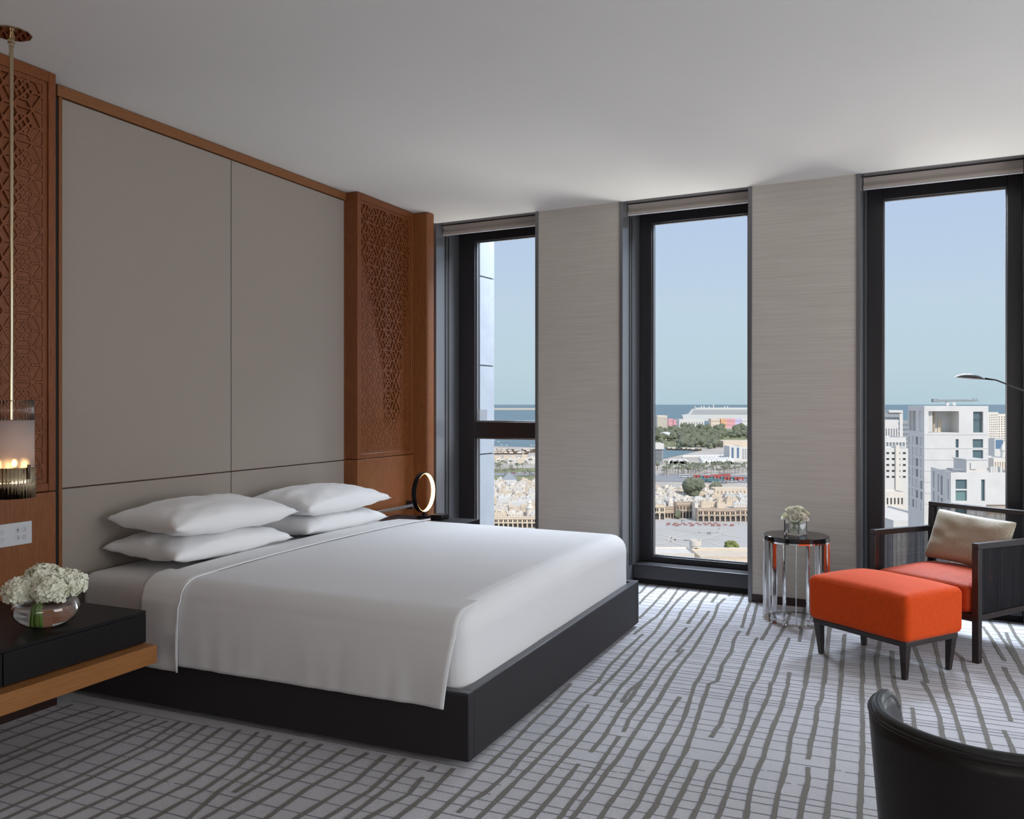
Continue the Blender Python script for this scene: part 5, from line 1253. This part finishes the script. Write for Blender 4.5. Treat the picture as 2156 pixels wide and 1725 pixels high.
tree('tree', 'smaller tree beside the grey road, right of the big round tree', 1507, dof_(1040), 9, None, TM[1], 1.2)
tree('tree', 'pointed yellow-green tree in front of the square near the round fort tower', 1539, dof_(1168), 5.4, None, TB, 1.15)
tree('tree', 'small round tree in a tub in front of the tan market building', 1427, dof_(1094), 3.2, None, TM[2], 2.0)
TOCC = []; n_t = 0
for i in range(2500):
    if n_t >= 250: break
    py = 903 + 42 * rnd.random() ** .8; px = rnd.uniform(1350, 1640)
    if py > 930 and px < 1430: continue
    t = dof_(py); r_ = rnd.uniform(8, 14) * (1 if py > 915 else 1.15); x_, y_ = E(px, t)
    if any((a - x_) ** 2 + (b - y_) ** 2 < (.80 * (c + r_)) ** 2 for a, b, c in TOCC): continue
    if py > 923 and px > 1515 and t > 1900: continue
    TOCC.append((x_, y_, r_)); n_t += 1
    row = 'front' if py > 932 else ('middle' if py > 915 else 'far')
    side = 'left' if px < 1440 else ('centre' if px < 1510 else 'right')
    tree('park_tree', 'dark green tree in the seaside park, %s rows, %s of middle window' % (row, side), px, t, r_, 'trees in the seaside park, %s %s' % (row, side), None, rnd.uniform(1.0, 1.4), False)
# palms
pm = MB()
for k in range(11):
    a = 2 * PI * k / 11; P_ = [(0, 0, 1), (.22 * math.cos(a), .22 * math.sin(a), 1.12), (.42 * math.cos(a), .42 * math.sin(a), .92 - .12 * (k % 2))]
    e_ = Vector((-math.sin(a), math.cos(a), 0)) * .11
    for q, p2 in zip(P_[:-1], P_[1:]): pm.add([tuple(Vector(q) - e_), tuple(Vector(q) + e_), tuple(Vector(p2) + e_ * .6), tuple(Vector(p2) - e_ * .6)], [(0, 1, 2, 3)])
PM_ = bpy.data.meshes.new('fronds'); PM_.from_pydata(pm.v, [], pm.f); PM_.materials.append(M['e_tree'])
def palm(px, t, h, lab, grp):
    o = thing('palm_tree', lab, 'palm', (*E(px, t), GZ), grp); o.scale = (h, h, h); o.rotation_euler = (0, 0, rnd.random() * 6)
    for nm, me in (('fronds', PM_), ('trunk', TK)):
        f = bpy.data.objects.new(nm, me); COL.objects.link(f); f.parent = o
        if nm == 'trunk': f.scale = (.5, .5, 1.7)
for i in range(90): palm(rnd.uniform(1380, 1600), dof_(rnd.uniform(986, 1002)), rnd.uniform(8, 11), 'palm tree in the planted strip above the bus road', 'palms above the bus road')
for i in range(24): palm(rnd.uniform(1030, 1150), dof_(rnd.uniform(978, 1006)), rnd.uniform(7, 10), 'palm tree by the waterfront road in the left window', 'palms by the waterfront road')
for i in range(30): palm(rnd.uniform(1380, 1500), dof_(rnd.uniform(936, 944)), rnd.uniform(9, 13), 'palm tree in the row along the quay behind the moored boats', 'palms along the quay')
# shared small kinds ------------------------------------------------
def kind_mesh(name, parts):
    """parts = list of (material, MB)"""
    m_ = MB(); mats = []
    for mt_, b in parts:
        mats.append(M[mt_]); m_.add(b.v, b.f, len(mats) - 1) if False else None
        n0 = len(m_.v); m_.v += b.v; m_.f += [tuple(i + n0 for i in f) for f in b.f]; m_.m += [len(mats) - 1] * len(b.f)
    me = bpy.data.meshes.new(name); me.from_pydata(m_.v, [], m_.f)
    for q in mats: me.materials.append(q)
    me.polygons.foreach_set('material_index', m_.m); return me
def put(name, me, lab, cat, grp, px, t, rot=0, sc=(1, 1, 1), z=GZ + .5):
    o = bpy.data.objects.new(name, me); COL.objects.link(o); o.location = (*E(px, t), z); o.rotation_euler = (0, 0, YAW + rot); o.scale = sc; tag(o, lab, cat, grp); return o
# cream flat-roofed houses
HM = []
for k in range(7):
    rr = random.Random(50 + k); w_, d_, h_ = rr.uniform(8, 13), rr.uniform(8, 14), rr.uniform(4.5, 8)
    a = MB(); a.box(-w_ / 2, w_ / 2, 0, d_, 0, h_ - .9)
    for q in ((-w_ / 2, w_ / 2, 0, .4), (-w_ / 2, w_ / 2, d_ - .4, d_), (-w_ / 2, -w_ / 2 + .4, 0, d_), (w_ / 2 - .4, w_ / 2, 0, d_)): a.box(q[0], q[1], q[2], q[3], h_ - 1, h_)
    a.box(-w_ * .3, -w_ * .3 + 3, d_ * .5, d_ * .5 + 3, h_ - 1, h_ + 1.6)
    c2 = MB()
    for _ in range(3): x_, y_ = rr.uniform(-w_ / 2 + 1, w_ / 2 - 2), rr.uniform(1, d_ - 2); c2.box(x_, x_ + 1, y_, y_ + 1, h_ - .9, h_ + .1)
    c = MB(); n_ = int(w_ / 2.2)
    for j in range(n_):
        x_ = -w_ / 2 + w_ * (j + .35) / n_; c.box(x_, x_ + .8, -.05, .02, h_ * .45, h_ * .72)
    HM.append(kind_mesh('flat_roofed_house', [(('e_cream', 'e_cream2', 'e_canvas', 'e_cream2', 'e_cream', 'e_canvas', 'e_cream2')[k], a), ('e_grey', c2), ('e_sand', c)]))
OCC = []
def free(x, y, r):
    for a, b, c in OCC:
        if (a - x) ** 2 + (b - y) ** 2 < (c + r) ** 2: return False
    OCC.append((x, y, r)); return True
def houses(px0, px1, y0, y1, stepx, stepz, lab, grp, cap):
    n = 0; t = dof_(y1)
    while t < dof_(y0) and n < cap:
        x_ = px0 + rnd.uniform(0, stepx * F / t)
        while x_ < px1 and n < cap:
            if not free(*E(x_, t), 6.2): x_ += 4 * F / t; continue
            put('flat_roofed_house', HM[rnd.randrange(7)], lab, 'house', grp, x_, t + rnd.uniform(-4, 4), rnd.choice((0, 0, .12, -.15, PI / 2)), (rnd.uniform(.8, 1.15), rnd.uniform(.8, 1.1), rnd.uniform(.75, 1.2)), GZ); n += 1
            x_ += stepx * rnd.uniform(.95, 1.3) * F / t
        t += stepz * rnd.uniform(.85, 1.15)
    return n
houses(1015, 1145, 1018, 1094, 12.5, 21, 'small flat-roofed cream house in the old town below the left window', 'old town houses in the left window', 130)
houses(1345, 1505, 1033, 1070, 12.5, 19, 'small flat-roofed cream house behind the square, middle window', 'old town houses behind the square', 90)
houses(1470, 1600, 1049, 1070, 12.5, 17, 'flat-roofed cream house behind the arcades, middle window', 'old town houses behind the arcades', 60)
houses(1835, 1925, 975, 1120, 14, 26, 'small flat-roofed pale house left of the stone tower', 'pale houses left of the stone tower', 60)
houses(2075, 2140, 930, 990, 16, 40, 'small flat-roofed pale house right of the stone tower', 'pale houses right of the stone tower', 20)
houses(1020, 1150, 966, 976, 15, 60, 'low cream waterfront building beyond the road, left window', 'waterfront buildings in the left window', 30)
# minaret + arcade, left window
mn = thing('minaret', 'short round cream minaret at the right of the left window', 'minaret', (*E(1115, 790), GZ)); m_ = MB()
tz = 780; m_.lathe((*E(1115, tz), 0), [(3.2, GZ), (2.8, zat(1072, tz)), (3.2, zat(1071, tz)), (3.2, zat(1068, tz)), (2.2, zat(1067, tz)), (1.8, zat(1060, tz)), (2.3, zat(1059, tz)), (1.2, zat(1054, tz)), (.01, zat(1049, tz))], 20); m_.build('shaft', M['e_cream2'], mn, smooth='a')
arcade('long cream arcade at the bottom of the left window', 1000, 1160, 1112, 1090, 16, 'e_cream')
building('white house with three dark arched windows in the left window', 1077, 1108, 800, 1058, 14, 'e_canvas', None, 1, 6, 'e_sand', (.3, .25))
building('grey-topped white house left of the arched-window house', 1050, 1072, 830, 1050, 14, 'e_canvas', None, 1, 6, 'e_sand', (.3, .25))
building('low cream museum with a round arched gable by the waterfront', 1070, 1150, 1500, 968, 30, 'e_cream2', None, 1, 12, 'e_grey', (.4, .5))
tent = thing('pyramid_roof', 'grey pyramid roof among the old town houses in the left window', 'roof', (*E(1070, 1090), GZ)); m_ = MB()
a = [E(1056, 1080), E(1088, 1080), E(1087, 1110), E(1057, 1110)]; m_.add([(*q, GZ + 6) for q in a] + [(*E(1072, 1095), GZ + 15)], [(0, 1, 4), (1, 2, 4), (2, 3, 4), (3, 0, 4)]); m_.build('roof', M['e_grey'], tent)
m_ = MB(); m_.prism([tuple(q) for q in a], GZ, GZ + 6); m_.build('walls', M['e_canvas'], tent)
# tents
tm = MB(); tm.add([(-3, -3, 2.5), (3, -3, 2.5), (3, 3, 2.5), (-3, 3, 2.5), (0, 0, 5.5)], [(0, 1, 4), (1, 2, 4), (2, 3, 4), (3, 0, 4)]); tm.box(-3, 3, -3, 3, 0, 2.5)
TN = kind_mesh('marquee_tent', [('e_canvas', tm)])
for r_ in range(4):
    for i in range(11): put('marquee_tent', TN, 'white peaked marquee tent in the rows right of centre, middle window', 'tent', 'white marquee tents', 1478 + i * 5.6 + r_ * 2, dof_(968 + r_ * 3.2), 0, (1.6, 1.6, 1.3))
for i in range(20): put('marquee_tent', TN, 'small white tent in the thin row along the quay road', 'tent', 'tents along the quay road', 1440 + i * 5.0, dof_(964.5 - i * .1), 0, (1.2, 1.2, 1.0))
for i in range(8): put('marquee_tent', TN, 'white tent standing by the palms on the left, middle window', 'tent', 'tents by the palms', 1412 + i * 4.3, dof_(977), 0, (1.9, 1.6, 1.5))
dm = thing('dome_hall', 'shallow white dome among the park trees, upper left of the middle window', 'dome', (*E(1402, dof_(925)), GZ)); m_ = MB(); m_.lathe((*E(1402, dof_(925)), GZ), [(26, 0), (24, 9), (17, 16), (8, 20), (.01, 21)], 28); m_.build('dome', M['e_canvas'], dm, smooth='a')
building('long low cream roofed hall at the right of the park', 1523, 1620, 2000, 929, 60, 'e_cream')
# buses, containers, cars
bm = MB(); bm.box(-6, 6, -1.3, 1.3, .4, 3.2); bw = MB(); bw.box(-5.8, 5.8, -1.34, 1.34, 1.6, 2.6); bw.box(-6.04, 6.04, -1.1, 1.1, 1.5, 2.7); bk_ = MB()
for x_ in (-4, 4): bk_.box(x_ - .5, x_ + .5, -1.36, 1.36, 0, .9)
BUS = kind_mesh('bus', [('e_teal', bm), ('e_glass', bw), ('e_blk', bk_)]); BUSW = kind_mesh('bus', [('e_canvas', bm), ('e_glass', bw), ('e_blk', bk_)])
for i, x_ in enumerate((1465, 1484, 1502)): put('bus', BUS, ('left', 'middle', 'right')[i] + ' one of the three teal buses parked end to end', 'bus', 'parked teal buses', x_, dof_(1014 + i), -.12, (1.25, 1.25, 1.35))
put('bus', BUSW, 'white coach on the road left of the red containers', 'bus', None, 1441, dof_(1006), -.1, (1.15, 1.2, 1.2))
put('bus', BUSW, 'white coach beside the marquee tents at the left', 'bus', None, 1418, dof_(972), 0, (1.1, 1.2, 1.2))
cm = MB(); cm.box(-3, 3, -1.3, 1.3, 0, 2.8); cmt = MB(); cmt.box(-3.02, 3.02, -1.32, 1.32, 2.8, 2.9)
CR = kind_mesh('container', [('e_red', cm), ('e_red', cmt)]); CT = kind_mesh('container', [('e_teal', cm), ('e_grey', cmt)])
for i in range(14):
    red = i % 3 != 2
    put('container', CR if red else CT, ('red' if red else 'grey-green') + ' container in the market row behind the teal buses', 'container', ('red' if red else 'grey-green') + ' market containers', 1466 + i * 7.2, dof_(1008 + i * .35), -.1, (1.25, 1.2, 1.5 if red else 1.3))
for i in range(6): put('container', CR, 'bright red stall at the upper right of the container row', 'stall', 'bright red stalls', 1500 + i * 6.8, dof_(1004 - i * .3), -.1, (.8, 1.2, .8))
ca = MB(); ca.box(-2.2, 2.2, -.9, .9, .3, .95); ca.box(-1.2, 1.3, -.8, .8, .95, 1.5); cw = MB(); cw.box(-1.25, 1.35, -.82, .82, 1.0, 1.4); cwh = MB()
for x_ in (-1.4, 1.4): cwh.box(x_ - .35, x_ + .35, -.92, .92, 0, .65)
CARS = [kind_mesh('car', [(q, ca), ('e_glass', cw), ('e_blk', cwh)]) for q in ('e_canvas', 'e_grey', 'e_red')]
for i in range(46):
    l_ = i < 16; k = rnd.choice((0, 0, 0, 1, 1, 2))
    px, py = (rnd.uniform(1035, 1130), rnd.choice((990, 998, 1001))) if l_ else (rnd.uniform(1500, 1580), rnd.uniform(1006, 1020))
    nm = ('white', 'grey', 'red')[k]
    put('car', CARS[k], nm + (' car on the waterfront road in the left window' if l_ else ' car parked near the containers, middle window'), 'car', nm + (' cars on the waterfront road' if l_ else ' cars near the containers'), px, dof_(py), rnd.choice((0, .1, 1.5)), (1.2, 1.2, 1.2))
# benches and people on the square
be = MB(); be.box(-2.6, 2.6, -.5, .5, .35, .6); be.box(-2.6, 2.6, .4, .6, .6, 1.1)
for x_ in (-2.2, 2.2): be.box(x_ - .15, x_ + .15, -.4, .4, 0, .35)
BE = kind_mesh('bench', [('e_maroon', be)])
for r_, (y_, xs) in enumerate(((1104.6, (1408, 1422.5, 1438, 1453, 1468, 1483.5, 1494, 1507)), (1107.6, (1406.5, 1419, 1430, 1443.5, 1458.5, 1474, 1487, 1500.5, 1513.5, 1527, 1542)), (1109.6, (1425, 1456.5, 1501, 1513, 1540)))):
    for x_ in xs: put('bench', BE, 'red bench in the three rows across the grey square', 'bench', 'red benches on the square', x_, dof_(y_), 0, (.60, .8, .8))
def person(px, py, mat_, lab):
    t = dof_(py); o = thing('person', lab, 'person', (*E(px, t), GZ + .4)); b = o.location
    m_ = MB(); L = [(0, 0, 0), (0, 0, .5), (0, 0, 1.0), (0, 0, 1.38), (0, 0, 1.46), (0, 0, 1.52), (0, 0, 1.62), (0, 0, 1.72)]
    m_.tube([(b.x + p[0], b.y + p[1], b.z + p[2]) for p in L], .2, 10, rs=[.30, .25, .20, .21, .09, .08, .115, .05]); m_.build('robed_figure', M[mat_], o, smooth=True)
    m_ = MB()
    for s_ in (-1, 1): m_.tube([(b.x + RT.x * .2 * s_, b.y + RT.y * .2 * s_, b.z + 1.36), (b.x + RT.x * .27 * s_, b.y + RT.y * .27 * s_, b.z + 1.05), (b.x + RT.x * .22 * s_, b.y + RT.y * .22 * s_ , b.z + .82)], .05, 6)
    m_.build('sleeve', M[mat_], o, smooth=True)
person(1490.8, 1126, 'e_blk', 'person in long black robe on the open square, left of the pair')
person(1494.9, 1126, 'e_blk', 'person in long black robe on the open square, right of the pair')
person(1514, 1115.5, 'e_grey', 'person in grey walking just below the red benches')
person(1555, 1105, 'e_grey', 'person in grey standing right of the red benches')
person(1440, 1099, 'e_gblue', 'person in blue walking before the tan market building')
person(1435.5, 1099.5, 'e_blk', 'person in dark clothes walking before the small tub tree')
# boats
dh = MB(); n_ = 10; vs = []
for i in range(n_ + 1):
    t = i / n_; x_ = -12 + 24 * t; w_ = 3.2 * (1 - abs(2 * t - 1) ** 2.6); zk = 2 + 1.8 * abs(2 * t - 1) ** 3
    vs += [(x_, -w_, zk), (x_, -w_ * .4, 0), (x_, w_ * .4, 0), (x_, w_, zk)]
dh.add(vs, [(4 * i + j, 4 * i + 4 + j, 4 * i + 5 + j, 4 * i + 1 + j) for i in range(n_) for j in range(3)] + [(4 * i + 3, 4 * i + 7, 4 * i + 4, 4 * i) for i in range(n_)])
dc_ = MB(); dc_.box(-9, -2, -1.8, 1.8, 2, 4.6); dmst = MB(); dmst.tube([(2, 0, 1), (3, 0, 10)], .15, 5)
DH = kind_mesh('dhow', [('e_trunk', dh), ('e_cream2', dc_), ('e_sand', dmst)])
for i in range(30): put('dhow', DH, 'brown wooden dhow moored in the old harbour, left window', 'boat', 'dhows in the old harbour', rnd.uniform(1035, 1135), dof_(rnd.choice((949.5, 953, 957))), rnd.uniform(-.4, .4), (1.1, 1.2, 1.1), GZ)
for i, x_ in enumerate((1415, 1424, 1446, 1456, 1464)): put('dhow', DH, 'dark moored boat on the harbour inlet, middle window', 'boat', 'boats on the harbour inlet', x_, dof_(948 + i * .4), 0, (1.1, 1.4, 1.4), GZ + .2)
yb = MB(); yb.box(-6, 6, -1.6, 1.6, 0, 1.6); yb.box(-3, 3, -1.2, 1.2, 1.6, 3.6); YB = kind_mesh('motorboat', [('e_canvas', yb)])
for i in range(8): put('motorboat', YB, 'tiny white boat far out on the sea, left window', 'boat', 'white boats on the sea', rnd.uniform(1040, 1128), dof_(rnd.uniform(925, 944)), 0, (.5, .5, .5), GZ - .7)
# cruise ship
ts = 4300.; s_ = ts / F; sh = thing('cruise_ship', 'long white cruise ship moored beyond the harbour, middle window', 'ship', (*E(1510, ts), GZ))
def zs(py): return zat(py, ts)
m_ = MB(); f = 30
A_ = [(1436, 874), (1440, 886.5), (1640, 886.5), (1640, 871), (1452, 872)]
def prism2(m_, pts, dep, mi=0):
    fr = [(*E(x_, ts), zs(y_)) for x_, y_ in pts]; bk2 = [(p[0] + FW.x * dep, p[1] + FW.y * dep, p[2]) for p in fr]; n_ = len(pts)
    m_.add(fr + bk2, [tuple(range(n_)), tuple(range(2 * n_ - 1, n_ - 1, -1))] + [(i, n_ + i, n_ + (i + 1) % n_, (i + 1) % n_) for i in range(n_)], mi)
prism2(m_, A_, f); m_.build('hull', M['e_gblue2'] if 'e_gblue2' in M else M['e_canvas'], sh)
m_ = MB(); prism2(m_, [(1449, 873), (1640, 873), (1640, 861), (1458, 861)], f - 4); m_.build('superstructure', M['e_canvas'], sh)
m_ = MB(); prism2(m_, [(1464, 861), (1640, 861), (1640, 858.5), (1466, 858.5)], f - 8); m_.build('upper_deck', M['e_canvas'], sh)
for i in range(7):
    m_ = MB(); ebox(m_, 1458 - i * .9 + 2, 1640, ts - .5, .4, zs(863 + i * 1.5 + .7), zs(863 + i * 1.5)); m_.build('balcony_row', M['e_grey'], sh)
for x_ in (1463.5, 1477, 1482.5, 1493, 1502.5, 1526, 1532):
    m_ = MB(); ebox(m_, x_ - .8, x_ + .8, ts + 10, 6, zs(859), zs(855 if x_ != 1502.5 else 852)); m_.build('mast', M['e_canvas'], sh)
# far pale sand bar across the bay
m_ = MB(); ebox(m_, 900, 1240, 14000, 260, GZ - .7, GZ + 26); o = m_.build('sand_bar', M['e_roof']); tag(o, 'thin pale strip of far shore on the horizon of the left window', 'shore')
for s_ in COL.objects:
    pass
